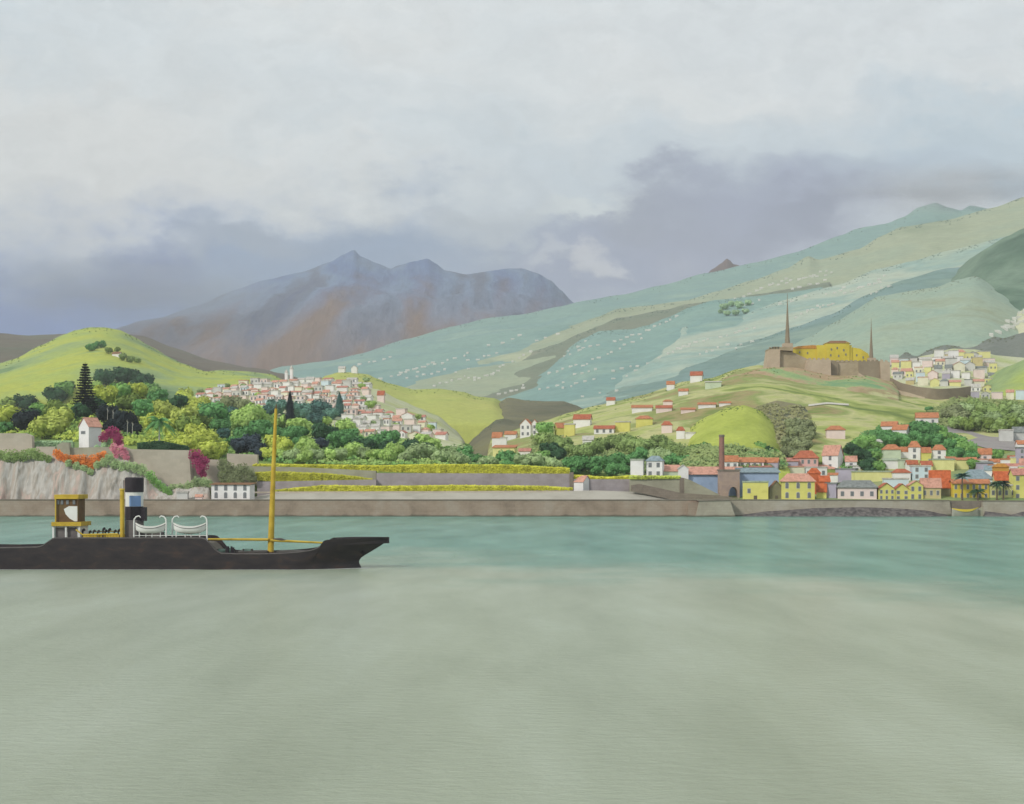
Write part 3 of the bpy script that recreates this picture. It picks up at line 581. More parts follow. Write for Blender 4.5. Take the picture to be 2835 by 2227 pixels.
def leafy(name, pts_fn, n, s0, s1, material, parent=None, seed=1, core=None):
    """band of leaf clumps whose positions come from pts_fn(rand)"""
    r = random.Random(seed); mb = MB()
    if core: core(mb)
    for _ in range(n):
        p = Vector(pts_fn(r)); s = r.uniform(s0, s1); nn = Vector((r.uniform(-.5, .5), -1 + r.uniform(-.2, .9), r.uniform(0, 1.3))).normalized()
        t1 = nn.orthogonal().normalized(); t2 = nn.cross(t1); a = r.uniform(0, 6.28); u_ = (t1 * math.cos(a) + t2 * math.sin(a)) * s; w_ = (t2 * math.cos(a) - t1 * math.sin(a)) * s * .7
        mb.add([p - u_, p - w_, p + u_, p + w_], [(0, 1, 2, 3)])
    return mb.build(name, material, parent)

# ================================================================ shore walls
def prism_px(pts, D, depth): return [( P(u, v, D).x, P(u, v, D).z) for u, v in pts], D, D + depth
def slab(name, pts, D, depth, material, label=None, cat='wall', parent=None, kind=None):
    pl, a, b = prism_px(pts, D, depth); o = MB().prism(pl, a, b).build(name, material, parent)
    if kind: tag(o, kind=kind)
    elif parent is None: tag(o, label, cat)
    return o
def stone(name, cols, brick=(1.6, 0.7), mort=0.9, **k):
    k.setdefault('k', 1.12)
    if name in ('sea_wall_stone', 'quay_stone'): k['alt'] = ((98, 92, 78), .1, .9, 1.6)
    m = mat(name, cols, rough=0.9, **k); nt = m.node_tree; N_ = nt.nodes; b = N_['Principled BSDF']
    src = b.inputs['Base Color'].links[0].from_socket
    g_ = N_.new('ShaderNodeNewGeometry'); s = N_.new('ShaderNodeSeparateXYZ'); c = N_.new('ShaderNodeCombineXYZ')
    nt.links.new(g_.outputs['Position'], s.inputs[0]); nt.links.new(s.outputs[0], c.inputs[0]); nt.links.new(s.outputs[2], c.inputs[1])
    bt = N_.new('ShaderNodeTexBrick'); bt.inputs['Scale'].default_value = 1; bt.inputs['Brick Width'].default_value = brick[0]; bt.inputs['Row Height'].default_value = brick[1]
    bt.inputs['Mortar Size'].default_value = 0.05; bt.inputs['Color1'].default_value = (1, 1, 1, 1); bt.inputs['Color2'].default_value = (.86, .86, .86, 1); bt.inputs['Mortar'].default_value = (mort,) * 3 + (1,)
    nt.links.new(c.outputs[0], bt.inputs['Vector'])
    mx = N_.new('ShaderNodeMix'); mx.data_type = 'RGBA'; mx.blend_type = 'MULTIPLY'; mx.inputs['Factor'].default_value = 0.6
    nt.links.new(src, mx.inputs['A']); nt.links.new(bt.outputs['Color'], mx.inputs['B']); nt.links.new(mx.outputs['Result'], b.inputs['Base Color'])
    return m
M_sea = stone('sea_wall_stone', [(130, 112, 96), (152, 132, 114), (160, 144, 128)], (2.2, .9), .7, scale=0.12, bump=.15, bscale=1.2)
M_quay = stone('quay_stone', [(142, 132, 116), (160, 150, 132), (168, 160, 146)], (2.2, .9), .75, scale=0.12, bump=.15, bscale=1.2)
M_lil = stone('lilac_stone', [(134, 124, 124), (152, 142, 142), (160, 150, 154)], (1.8, .8), .8, scale=0.15, bump=.12, bscale=1.2)
M_beige = stone('beige_render', [(160, 148, 130), (176, 164, 146), (182, 172, 156)], (3, 1.4), .9, scale=0.1, bump=.1, bscale=1.0)
M_greyw = stone('olive_grey_wall', [(136, 132, 112), (154, 150, 128), (162, 160, 138)], (2.4, 1.1), .85, scale=0.12, bump=.12, bscale=1.0)
M_dark = stone('dark_stone', [(112, 102, 90), (134, 122, 108)], (1.6, .8), .7, scale=0.3, bump=.15)  # darker stone for copings, piers, caps, ramp and inlet wall
M_bank = mat('pale_bank', [(158, 152, 138), (176, 170, 156), (184, 178, 164)], scale=0.08, rough=.95, bump=.25, bscale=.6)
M_pebble = mat('dark_shingle', [(74, 68, 68), (100, 94, 92), (124, 118, 112)], scale=0.6, rough=.95, bump=.4, bscale=1.4, contrast=.15)
slab('sea_wall', [(-1500, 1384.6), (1933, 1386), (1933, 1445), (-1500, 1445)], 543, 5.5, M_sea, 'long brown stone sea wall along the shore behind the ship')
slab('coping', [(-1500, 1382.4), (1934, 1383.6), (1934, 1386), (-1500, 1384.6)], 542.8, 6, M_dark, parent=bpy.data.objects['sea_wall'])
b_ = slab('bastion', [(1936, 1388), (2021, 1386), (2041, 1445), (1922, 1445)], 540, 9, M_quay, 'pale stone bastion with battered sides at the end of the sea wall')
slab('coping', [(1932, 1384), (2025, 1382), (2025, 1386), (1932, 1388)], 539.7, 9.6, M_dark, parent=b_)
slab('bastion_flank', [(1905, 1391), (1940, 1391), (1930, 1445), (1905, 1445)], 540.9, 3, M_sea, parent=b_)
q_ = slab('quay_wall', [(2021, 1385), (2629, 1387), (2638, 1445), (2036, 1445)], 547, 3, M_quay, 'pale quay wall below the yellow waterfront houses')
slab('coping', [(2021, 1383), (2630, 1385), (2630, 1387), (2021, 1385)], 546.8, 3.6, M_dark, parent=q_)
q_ = slab('quay_wall', [(2722, 1388), (3700, 1390), (3700, 1445), (2722, 1445)], 546, 4, M_quay, 'pale quay wall at the far right, beyond the boat inlet')
slab('coping', [(2721, 1386), (3700, 1388), (3700, 1390), (2721, 1388)], 545.8, 4.6, M_dark, parent=q_)
slab('inlet_wall', [(2610, 1386), (2740, 1387), (2740, 1445), (2610, 1445)], 548.0, .6, M_dark, 'dark stone wall at the back of the boat inlet')
slab('slipway', [(2640, 1441), (2722, 1404), (2722, 1441)], 546.4, 1.5, M_greyw, 'grey green slipway rising to the right inside the boat inlet', 'slipway')
# shingle strips at the foot of the quay
def strip(name, top, D0, D1, material, seed, kind='structure', z0=-.6):
    vs = []; fs = []; n = 120; u0, u1 = top[0][0], top[-1][0]
    for i in range(n + 1):
        u = u0 + (u1 - u0) * i / n; v = interp(top, u)
        for j in range(7):
            t = j / 6; D = D0 + (D1 - D0) * t; zt = P(u, v, D1).z
            p = P(u, 0, D); z = z0 + (zt - z0) * t ** .8 + noise.noise(Vector((p.x * .5, D, seed))) * .35 * (1 - abs(2 * t - 1))
            vs.append((p.x, D, z))
    for i in range(n):
        for j in range(6):
            a = i * 7 + j; fs.append((a, a + 7, a + 8, a + 1))
    me = bpy.data.meshes.new(name); me.from_pydata(vs, [], fs); o = obj_from(name, me, material); tag(o, kind=kind); return o
strip('shingle_beach', [(2036, 1440), (2060, 1424), (2130, 1415), (2268, 1406), (2380, 1404), (2480, 1407), (2560, 1413), (2620, 1424), (2636, 1440)], 540.5, 547.2, M_pebble, 1)
strip('shingle_beach', [(2722, 1440), (2724, 1415), (2770, 1420), (2800, 1425), (2835, 1416), (2900, 1410), (3300, 1410)], 541, 546.2, M_pebble, 2)
# sloping bank and the promenade strip
bv = [(-1500, 1384), (640, 1384), (702, 1376), (760, 1366), (900, 1364), (1500, 1363), (1640, 1358), (1760, 1362), (1850, 1380), (1900, 1392)]
strip('bank', bv, 545.5, 560.5, M_bank, 4, z0=5.2)
slab('coping_strip', [(700, 1361.5), (1585, 1359), (1585, 1363), (700, 1366)], 560.3, .8, M_beige, 'thin stone edging along the top of the pale bank', 'edging')

# cliff on the left
mc = mat('cliff_rock', k=1.12, cols=[(124, 122, 114), (150, 140, 128), (172, 166, 158), (156, 146, 134), (176, 152, 140), (140, 136, 124)], scale=0.16, rough=.95, bump=.5, bscale=.7, stretch=(1.6, 1, .28), contrast=.2)
def cliff():
    top = [(-400, 1255), (0, 1262), (90, 1266), (150, 1266), (300, 1266), (353, 1275), (400, 1305), (440, 1330), (475, 1352), (530, 1350), (578, 1347), (584, 1384)]
    vs = []; fs = []; n = 260; m_ = 34
    for i in range(n + 1):
        u = -400 + 984 * i / n; v = interp(top, u)
        for j in range(m_ + 1):
            t = j / m_; D = 549.5 + 7.5 * t
            zb = 5.0; zt = P(u, v, 557).z; x = P(u, 0, D).x
            rib = abs(noise.noise(Vector((x * .16, t * .5, 3)))) * 4.2 + abs(noise.noise(Vector((x * .45, t * 1.5, 8)))) * 1.5
            D2 = D + rib * (1 - .35 * t) - 1.2 + noise.noise(Vector((x * .9, t * 9, 2))) * .25
            vs.append((x, D2, zb + (zt - zb) * t + noise.noise(Vector((x, t * 8, 5))) * .3 * t))
        x = P(u, 0, 585).x
        vs.append((x, 585, P(u, v, 557).z + 1.0)); vs.append((x, 586, 4))
    rw = m_ + 3
    for i in range(n):
        for j in range(rw - 1):
            a = i * rw + j; fs.append((a, a + rw, a + rw + 1, a + 1))
    me = bpy.data.meshes.new('cliff'); me.from_pydata(vs, [], fs); me.update()
    for p in me.polygons: p.use_smooth = True
    o = obj_from('cliff', me, mc); tag(o, kind='structure'); TERR['cliff'] = (BVHTree.FromPolygons(vs, fs), o)
cliff()
# walls of the headland garden
slab('garden_wall', [(-60, 1200), (70, 1200), (88, 1208), (90, 1275), (-60, 1275)], 563, 3, M_beige, 'beige garden wall at the far left edge, above the cliff')
slab('garden_wall', [(100, 1237), (152, 1237), (156, 1275), (96, 1275)], 561, 2, M_beige, 'short low beige wall left of the orange flowers')
slab('garden_wall', [(158, 1232), (172, 1225), (190, 1226), (196, 1275), (156, 1275)], 560.5, 3, M_greyw, 'rounded stone pier below the left side of the tower house')
slab('terrace_wall', [(196, 1240), (300, 1238), (318, 1250), (318, 1280), (196, 1280)], 562, 3, M_greyw, 'grey terrace wall directly under the white tower house')
slab('retaining_wall', [(330, 1235), (360, 1244), (523, 1247), (530, 1352), (430, 1352), (330, 1300)], 559.5, 4, M_beige, 'biggest smooth beige retaining wall, below the broad palm')
slab('retaining_wall', [(527, 1262), (560, 1272), (606, 1273), (606, 1360), (527, 1360)], 564, 3, M_beige, 'set back beige wall behind the second bougainvillea')
slab('retaining_wall', [(628, 1256), (712, 1259), (713, 1290), (628, 1290)], 570, 3, M_beige, 'small beige wall below the slate coloured bushes')
# terraces in the middle
slab('terrace_wall', [(640, 1288), (690, 1291), (830, 1294), (1041, 1304), (1041, 1345), (640, 1345)], 569, 3, M_greyw, 'upper grey terrace wall left of centre, over the yellow hedge')
slab('terrace_wall', [(712, 1334), (1041, 1328), (1041, 1375), (712, 1375)], 563.6, 3, M_lil, 'lower lilac grey terrace wall behind the mast')
slab('terrace_wall', [(1042, 1310), (1585, 1312), (1585, 1375), (1042, 1375)], 566, 3, M_lil, 'long lilac grey retaining wall under the top yellow hedge')
slab('end_pier', [(1577, 1308), (1588, 1308), (1588, 1375), (1577, 1375)], 565.4, 1, M_dark, parent=bpy.data.objects['terrace_wall.002'])
slab('terrace_wall', [(1589, 1327), (1745, 1327), (1745, 1375), (1589, 1375)], 565.5, 3, M_lil, 'short lilac wall between the pink roofed hut and the white blocks')
o1 = slab('terrace_wall', [(1745, 1325), (1884, 1322), (1884, 1392), (1745, 1372)], 561.5, 6, M_greyw, 'olive grey terrace wall below the two white blocks')
slab('end_pier', [(1882, 1322), (1894, 1324), (1894, 1392), (1882, 1392)], 561, 4, M_dark, parent=o1)
slab('terrace_wall', [(1895, 1324), (1912, 1330), (1990, 1369), (1990, 1392), (1895, 1392)], 560, 4, M_greyw, 'sloping wedge shaped wall in front of the blue warehouse')
slab('ramp_wall', [(1748, 1344), (1770, 1340), (1890, 1366), (1990, 1372), (2048, 1380), (2048, 1392), (1890, 1390), (1748, 1360)], 556, 2, M_dark, 'dark ramp parapet running down to the bastion')

def hedge(path, D, depth, colour, label, n, name='hedge', seed=1, hs=(.25, .5)):
    pts = [(u, v0, v1) for u, v0, v1 in path]
    def core(mb):
        for (u0, a0, b0), (u1, a1, b1) in zip(pts, pts[1:]):
            p = P(u0, a0 + 2, D); q = P(u1, a1 + 2, D); r_ = P(u1, b1, D); s = P(u0, b0, D)
            mb.prism([(p.x, p.z), (q.x, q.z), (r_.x, r_.z), (s.x, s.z)], D, D + depth)
    tops = [(a, b) for a, b, _ in pts]; bots = [(a, c) for a, _, c in pts]
    def f(r):
        u = r.uniform(pts[0][0], pts[-1][0]); a, b = interp(tops, u), interp(bots, u)
        w = 3 * noise.noise(Vector((u * .05, seed, 0))) + 2.5 * noise.noise(Vector((u * .17, seed, 4)))
        if r.random() < .6: v = r.uniform(a - w, b); d = D - r.uniform(0, .3)
        else: v = a - max(0, w) * r.random(); d = D + r.uniform(0, depth)
        return P(u, v, d)
    o = leafy(name, f, n, hs[0], hs[1], FOL[colour], None, seed, core); tag(o, label, 'hedge'); return o
hedge([(700, 1286, 1291), (900, 1288, 1300), (1041, 1290, 1305), (1200, 1287, 1311), (1400, 1288, 1312), (1577, 1297, 1315)], 569.5, 4, 'bright yellow', 'long yellow green hedge along the top of the upper terrace walls', 6500, seed=11)
hedge([(705, 1309, 1330), (760, 1307, 1334), (900, 1312, 1333), (980, 1320, 1332), (1030, 1327, 1331)], 564.5, 4, 'bright yellow', 'yellow hedge tapering to the right between two terrace walls', 2600, seed=12)
hedge([(762, 1358, 1366), (840, 1350, 1364), (900, 1345, 1363), (1060, 1347, 1362), (1280, 1345, 1360), (1500, 1347, 1358), (1585, 1352, 1357)], 561, 2, 'bright yellow', 'lowest yellow green hedge just above the pale bank', 5200, seed=13)
hedge([(1589, 1316, 1327), (1680, 1322, 1328), (1745, 1318, 1326)], 566.5, 3, 'bright yellow', 'short yellow hedge above the pink roofed hut', 900, seed=14)
hedge([(1742, 1318, 1327), (1884, 1319, 1325)], 561.2, 2, 'lime', 'thin lime hedge at the foot of the two white blocks', 700, seed=15)
hedge([(80, 1226, 1244), (120, 1222, 1242), (200, 1222, 1240)], 568, 3, 'mint', 'pale mint green hedge left of the tower house', 900, seed=16)
hedge([(380, 1228, 1246), (440, 1222, 1247), (520, 1236, 1248)], 564.5, 3, 'dark green', 'low dark hedge along the crest of the big retaining wall', 1200, seed=17)
# trees that stand between the houses
def blobbush(name, spots, colour, label, cat, D, seed=1, dens=1.0, s=(.22, .42)):
    def f(r):
        u, v, rr = r.choice(spots); a = r.uniform(0, 6.28); q = math.sqrt(r.random()) * 1.15; rr = rr * 1.2; k = m_per_px(D)
        p = P(u + math.cos(a) * q * rr, v + math.sin(a) * q * rr, D); p.y -= math.sqrt(max(0, 1 - q * q * .7)) * rr * k * .45; p.z += .5 * noise.noise(Vector((p.x, seed, 0))); return p
    def core(mb):
        for u, v, rr in spots:
            bm = bmesh.new(); bmesh.ops.create_icosphere(bm, subdivisions=2, radius=rr * m_per_px(D) * .82); c = P(u, v, D)
            for w in bm.verts: w.co *= 1 + .35 * noise.noise(w.co * 1.3 + c); w.co.y *= .5; w.co += c
            bm.verts.index_update(); mb.add([w.co for w in bm.verts], [[w.index for w in fc.verts] for fc in bm.faces]); bm.free()
    o = leafy(name, f, int(dens * sum(60 + rr * rr * 1.1 for _, _, rr in spots)), s[0], s[1], FOL[colour], None, seed, core)
    tag(o, label, cat); return o
blobbush('bougainvillea', [(286,1212,10),(298,1204,11),(312,1198,13),(322,1204,12),(328,1216,11),(330,1228,9)], 'magenta', 'magenta bougainvillea tumbling beside the white tower house', 'bush', 561, 1)
blobbush('bougainvillea', [(316,1240,9),(322,1254,8),(338,1244,9),(345,1256,9),(350,1268,7),(320,1268,6)], 'pink', 'faded pink bougainvillea trailing below the magenta one', 'bush', 558.5, 2)
blobbush('bougainvillea', [(541,1262,14),(550,1276,16),(560,1290,14),(568,1276,9),(556,1304,9),(563,1314,7)], 'magenta', 'magenta bougainvillea hanging at the corner of the big retaining wall', 'bush', 558.5, 3)
blobbush('flower_bed', [(158,1256,9),(168,1264,9),(184,1270,9),(200,1274,10),(216,1274,11),(232,1276,13),(244,1286,12),(250,1296,8),(258,1272,10),(274,1266,9),(288,1260,8)], 'orange', 'bright orange flowering creeper spilling over the cliff top', 'flowers', 555.5, 4)
blobbush('creeper', [(190,1282,7),(212,1290,8),(232,1298,8),(250,1306,7),(270,1288,8),(290,1280,10),(304,1266,10),(318,1284,11),(338,1290,11),(356,1290,11),(376,1294,12),(394,1300,12)], 'sage', 'sage green creeper on the cliff right of the orange flowers', 'creeper', 554.5, 5)
blobbush('creeper', [(416,1316,10),(424,1328,9),(436,1338,9),(448,1348,8),(460,1358,8),(470,1366,7)], 'mid green', 'green creeper running diagonally down the corner of the cliff', 'creeper', 554, 6)
blobbush('creeper', [(0,1262,12),(20,1262,14),(44,1264,14),(66,1262,12),(84,1256,11),(100,1258,12),(116,1266,10),(134,1272,8)], 'olive green', 'olive scrub along the cliff top at the far left', 'creeper', 556, 7)
blobbush('bush', [(478,1352,9),(500,1352,10),(524,1346,10),(546,1336,12),(566,1336,11),(580,1340,8)], 'sage', 'sage green scrub between the cliff corner and the white house', 'bush', 557, 8)
blobbush('bush', [(618,1288,13),(636,1300,15),(655,1310,16),(672,1300,14),(690,1312,13),(640,1322,14),(662,1328,12),(700,1326,9),(618,1318,12)], 'grey green', 'grey green bushes behind the white house with eight windows', 'bush', 562, 9)
blobbush('bush', [(300,1222,9),(292,1236,9),(270,1240,6)], 'mint', 'mint green shrub at the right foot of the tower house', 'bush', 563.5, 10)

many([(340,520,34,'light green'),(560,470,30,'sage'),(240,540,34,'sage'),(930,590,38,'light green'),(760,480,30,'sage'),(1480,610,30,'sage'),(1560,520,28,'light green'),(420,600,26,'sage')], zc, 'among the upper town houses', ['B'])
many([(990,700,50,'light green'),(900,640,34,'sage'),(860,860,36,'sage'),(1300,960,40,'light green'),(1000,930,36,'sage'),(1400,980,34,'green'),(1560,850,36,'light green'),(1180,850,34,'sage'),(1700,980,40,'light green'),(880,480,36,'light green'),(930,400,30,'sage')], zd, 'among the lower town houses', ['B', 'E'])
# undergrowth that closes the gaps between the trees, one leafy mass per hill side
def undergrowth(name, polys, keys, n, h, cols, seed, s0=.5, s1=1.1):
    r = random.Random(seed); mb = MB(); k_ = 0
    for pts in polys:
        u0, u1 = pts[0][0], pts[-1][0]; lo = [(a, b) for a, b, _ in pts]; hi = [(a, c) for a, _, c in pts]
        for _ in range(n):
            u = r.uniform(u0, u1); v = r.uniform(interp(lo, u), interp(hi, u)); g_ = hit(u, v, keys)
            if g_ is None: continue
            H = h * (.35 + .65 * max(0, .5 + noise.noise(Vector((g_.x * .09, g_.y * .09, seed))))); R2 = r.uniform(1.2, 2.6)
            for _ in range(9):
                a = r.uniform(0, 6.28); q = R2 * math.sqrt(r.random()); p = g_ + Vector((math.cos(a) * q, math.sin(a) * q, H * r.uniform(.1, 1) * (1 - .5 * (q / R2) ** 2)))
                s = r.uniform(s0, s1); nn = Vector((r.uniform(-.7, .7), r.uniform(-1.2, .2), r.uniform(.1, 1.2))).normalized(); t1 = nn.orthogonal().normalized(); t2 = nn.cross(t1); b = r.uniform(0, 6.28)
                u_ = (t1 * math.cos(b) + t2 * math.sin(b)) * s; w_ = (t2 * math.cos(b) - t1 * math.sin(b)) * s * .7
                mb.add([p - u_, p - w_, p + u_, p + w_], [(0, 1, 2, 3)])
    m = mat('undergrowth_' + str(seed), cols, scale=.045, rough=.85, k=1.3, trans=.15, contrast=.2, speck=.2, speck_scale=12)
    tag(mb.build(name, m), kind='stuff')
undergrowth('undergrowth', [[(-40, 1175, 1200), (120, 1120, 1215), (230, 1080, 1225), (330, 1080, 1232), (440, 1110, 1240), (620, 1140, 1252)]], ['L'], 3200, 3.5, [(70, 104, 56), (126, 152, 62), (170, 180, 66), (96, 132, 62)], 31)
undergrowth('undergrowth', [[(600, 1150, 1262), (800, 1165, 1285), (1000, 1195, 1290), (1180, 1235, 1292), (1350, 1262, 1300), (1570, 1280, 1302)]], ['L', 'B'], 3000, 3.0, [(60, 108, 66), (110, 150, 76), (150, 170, 88), (84, 132, 72)], 32)
undergrowth('undergrowth', [[(1470, 1210, 1290), (1560, 1240, 1305), (1700, 1238, 1310), (1850, 1236, 1318), (2000, 1240, 1300), (2170, 1262, 1300)]], ['C', 'L', 'K1', 'K2', 'F'], 2200, 3.0, [(96, 122, 66), (124, 142, 84), (140, 152, 92), (84, 124, 66)], 33)
undergrowth('undergrowth', [[(2330, 1255, 1300), (2400, 1200, 1290), (2460, 1180, 1240), (2560, 1185, 1235), (2640, 1205, 1275), (2710, 1250, 1290)]], ['C', 'F'], 1900, 3.0, [(72, 116, 62), (96, 140, 72), (120, 150, 76)], 34)
undergrowth('undergrowth', [[(2560, 1150, 1185), (2640, 1105, 1190), (2740, 1105, 1200), (2860, 1120, 1196)]], ['C', 'F', 'H'], 1200, 3.0, [(110, 124, 74), (128, 140, 84), (148, 156, 96)], 35)
undergrowth('undergrowth', [[(2095, 1130, 1250), (2160, 1120, 1290), (2240, 1130, 1290), (2290, 1220, 1290)]], ['K2'], 700, 2.5, [(100, 106, 72), (132, 132, 86), (144, 140, 104)], 36)
# scrub and hedges that follow the crests
def crest(key, u0, u1, n, size, cols, seed, spread=6):
    t_, o_ = TERR[key]; r = random.Random(seed); mb = MB()
    for _ in range(n):
        u = r.uniform(u0, u1)
        if noise.noise(Vector((u * .02, seed, 0))) < -.15: continue
        v = 300
        # find the skyline by stepping down
        lo, hi_ = 500, 1200
        for _ in range(12):
            mid = (lo + hi_) / 2
            if hit(u, mid, [key]) is None: lo = mid
            else: hi_ = mid
        g_ = hit(u, hi_ + abs(r.gauss(0, spread)) + .5, [key])
        if g_ is None: continue
        k = m_per_px(g_.y); s = size * k * r.uniform(.5, 1.1)
        bm = bmesh.new(); bmesh.ops.create_icosphere(bm, subdivisions=1, radius=s)
        for w in bm.verts: w.co *= 1 + .5 * noise.noise(w.co / s * 2 + g_); w.co.z *= .75; w.co += g_
        bm.verts.index_update(); mb.add([w.co for w in bm.verts], [[w.index for w in f.verts] for f in bm.faces]); bm.free()
    tag(mb.build('scrub', mat('scrub_' + key, cols, scale=.02, rough=.95, k=1.0)), kind='stuff')
G1 = [(84, 108, 96), (104, 128, 110)]; G2 = [(92, 112, 56), (120, 134, 66)]; G3 = [(100, 108, 88), (122, 128, 100)]
for i, a in enumerate([('T2', 1150, 2835, 420, 2.4, G1), ('T3', 1300, 2150, 260, 2.4, G1), ('T4', 1350, 2100, 220, 2.2, G1), ('T5', 1560, 2800, 320, 2.4, G1), ('T6', 1600, 2500, 240, 2.4, G1), ('T1', 900, 2835, 260, 2.2, G1), ('T7', 2120, 2800, 200, 2.2, G3),
    ('A', 0, 780, 260, 2.6, G2), ('E', 880, 1400, 160, 2.4, G2), ('C', 1440, 2100, 220, 3.0, G2), ('D', 1390, 1640, 80, 2.6, G3), ('D2', 1300, 1480, 80, 2.8, G3), ('T10', 2440, 2835, 160, 3.5, G3), ('K1', 1900, 2190, 160, 3.0, G2), ('K3', 2000, 2480, 60, 3.0, G2)]):
    crest(*a, seed=50 + i)
# ================================================================ buildings
WC = {'white': (226, 222, 218), 'cream': (222, 216, 190), 'pale pink': (224, 202, 194), 'pink': (214, 166, 158), 'yellow': (210, 202, 102), 'pale yellow': (216, 210, 136),
      'bright yellow': (214, 186, 40), 'lilac': (170, 162, 178), 'grey': (158, 158, 158), 'pale blue': (196, 212, 218), 'blue': (154, 174, 202), 'tan': (196, 180, 126), 'olive': (128, 124, 92),
      'pale green': (190, 202, 172), 'orange': (204, 106, 54), 'pale grey': (196, 194, 188), 'ochre': (200, 146, 48), 'brown': (132, 110, 100)}
RC = {'orange': (204, 130, 86), 'pink': (206, 138, 120), 'red': (192, 106, 72), 'bright orange': (212, 104, 50), 'grey': (138, 142, 138), 'pale': (206, 200, 190), 'blue grey': (146, 164, 170), 'salmon': (220, 160, 136), 'ochre': (196, 134, 36), 'brown': (150, 108, 74), 'pale green': (176, 188, 160)}
def wall_m(c): return paint('wall_' + c.replace(' ', '_'), WC[c], rough=.9, var=12, scale=.25, bump=.03, k=.98)
def roof_m(c):
    m = MATS.get('roof_' + c.replace(' ', '_'))
    return m or mat('roof_' + c.replace(' ', '_'), [tuple(int(x * .8) for x in RC[c]), RC[c], tuple(min(255, x + 16) for x in RC[c])], scale=.8, rough=.9, bump=.08, bscale=4, k=.78)
M_GLASS = mat('window_glass', [(104, 108, 110), (126, 128, 128)], scale=1, rough=.35, spec=.5)
M_FRAME = mat('window_frame', [(196, 192, 182)], rough=.8)
M_DOOR = mat('door_paint', [(92, 84, 70), (112, 100, 84)], scale=1, rough=.7)
HOUSES = []
def house(u0, u1, vt, vb, wc, rc='orange', roof='gable', label=None, keys=None, D=None, yaw=None, win=(0, 0), rh=None, dr=.7, name='house', cat='house', area=None, door=False, arch=False, chimney=False, sink=3.0, gables=0):
    cu = (u0 + u1) / 2
    if D is None:
        h = hit(cu, vb, keys)
        if h is None: h = hit(cu, vb + 6, keys)
        if h is None: return None
        D = h.y
    k = m_per_px(D); b = P(cu, vb, D); W = (u1 - u0) * k; H = (vb - vt) * k
    a = R(18) if yaw is None else R(yaw)
    w = W / (math.cos(a) + dr * abs(math.sin(a))); d = w * dr
    if D and d > 12: d = 12
    root = empty(name, (b.x, D + (d * math.cos(a) + w * abs(math.sin(a))) / 2, b.z), -a)
    rhf = rh if rh is not None else {'gable': .36, 'front': .3, 'hip': .34, 'flat': .06, 'shed': .2}[roof]
    hw = H * (1 - rhf); R0 = H * rhf; x, y = w / 2, d / 2; o = .035 * w + .12
    mb = MB(); mb.box(-x, x, -y, y, -sink, hw)
    if roof == 'gable': mb.add([(-x, -y, hw), (-x, y, hw), (-x, 0, hw + R0 * .93), (x, -y, hw), (x, y, hw), (x, 0, hw + R0 * .93)], [(0, 1, 2), (3, 5, 4), (0, 2, 5, 3), (1, 4, 5, 2)])
    if roof == 'front': mb.add([(-x, -y, hw), (x, -y, hw), (0, -y, hw + R0 * .93), (-x, y, hw), (x, y, hw), (0, y, hw + R0 * .93)], [(0, 1, 2), (3, 5, 4), (0, 2, 5, 3), (1, 4, 5, 2)])
    wl = mb.build('wall', wall_m(wc), root)
    rb = MB(); t = .18
    if roof == 'gable':
        yo = y + o; drop = R0 * o / y
        for s in (-1, 1):
            rb.add([(-x - o, s * yo, hw - drop), (x + o, s * yo, hw - drop), (x + o, 0, hw + R0), (-x - o, 0, hw + R0), (-x - o, s * yo, hw - drop + t), (x + o, s * yo, hw - drop + t), (x + o, 0, hw + R0 + t), (-x - o, 0, hw + R0 + t)],
                   [(0, 1, 2, 3), (4, 7, 6, 5), (0, 4, 5, 1), (1, 5, 6, 2), (3, 2, 6, 7), (0, 3, 7, 4)])
    elif roof == 'front':
        xo = x + o; drop = R0 * o / x
        for s in (-1, 1):
            rb.add([(s * xo, -y - o, hw - drop), (s * xo, y + o, hw - drop), (0, y + o, hw + R0), (0, -y - o, hw + R0), (s * xo, -y - o, hw - drop + t), (s * xo, y + o, hw - drop + t), (0, y + o, hw + R0 + t), (0, -y - o, hw + R0 + t)],
                   [(0, 1, 2, 3), (4, 7, 6, 5), (0, 4, 5, 1), (1, 5, 6, 2), (3, 2, 6, 7), (0, 3, 7, 4)])
    elif roof == 'hip':
        xo, yo = x + o, y + o; rx = max(0.05, x - y * .75) if w > d else .05
        rb.add([(-xo, -yo, hw), (xo, -yo, hw), (xo, yo, hw), (-xo, yo, hw), (-xo, -yo, hw + t), (xo, -yo, hw + t), (xo, yo, hw + t), (-xo, yo, hw + t), (-rx, 0, hw + R0), (rx, 0, hw + R0)],
               [(0, 3, 2, 1), (0, 1, 5, 4), (1, 2, 6, 5), (2, 3, 7, 6), (3, 0, 4, 7), (4, 5, 9, 8), (5, 6, 9), (6, 7, 8, 9), (7, 4, 8)])
    elif roof == 'flat':
        q = .22
        rb.box(-x - q, x + q, -y - q, y + q, hw, hw + t)
        for (a0, a1, b0, b1) in ((-x - q, x + q, -y - q, -y + .1), (-x - q, x + q, y - .1, y + q), (-x - q, -x + .1, -y + .1, y - .1), (x - .1, x + q, -y + .1, y - .1)):
            rb.box(a0, a1, b0, b1, hw + t, hw + t + .45)
    elif roof == 'shed':
        xo, yo = x + o, y + o
        rb.add([(-xo, -yo, hw), (xo, -yo, hw), (xo, yo, hw + R0), (-xo, yo, hw + R0), (-xo, -yo, hw + t), (xo, -yo, hw + t), (xo, yo, hw + R0 + t), (-xo, yo, hw + R0 + t)],
               [(0, 3, 2, 1), (4, 5, 6, 7), (0, 1, 5, 4), (1, 2, 6, 5), (2, 3, 7, 6), (3, 0, 4, 7)])
        wl_ = MB().box(-x + .02, x - .02, y - .3, y - .02, hw, hw + R0 * .9); wl_.build('gable_wall', wall_m(wc), root)
    ro = rb.build('roof', roof_m(rc), root)
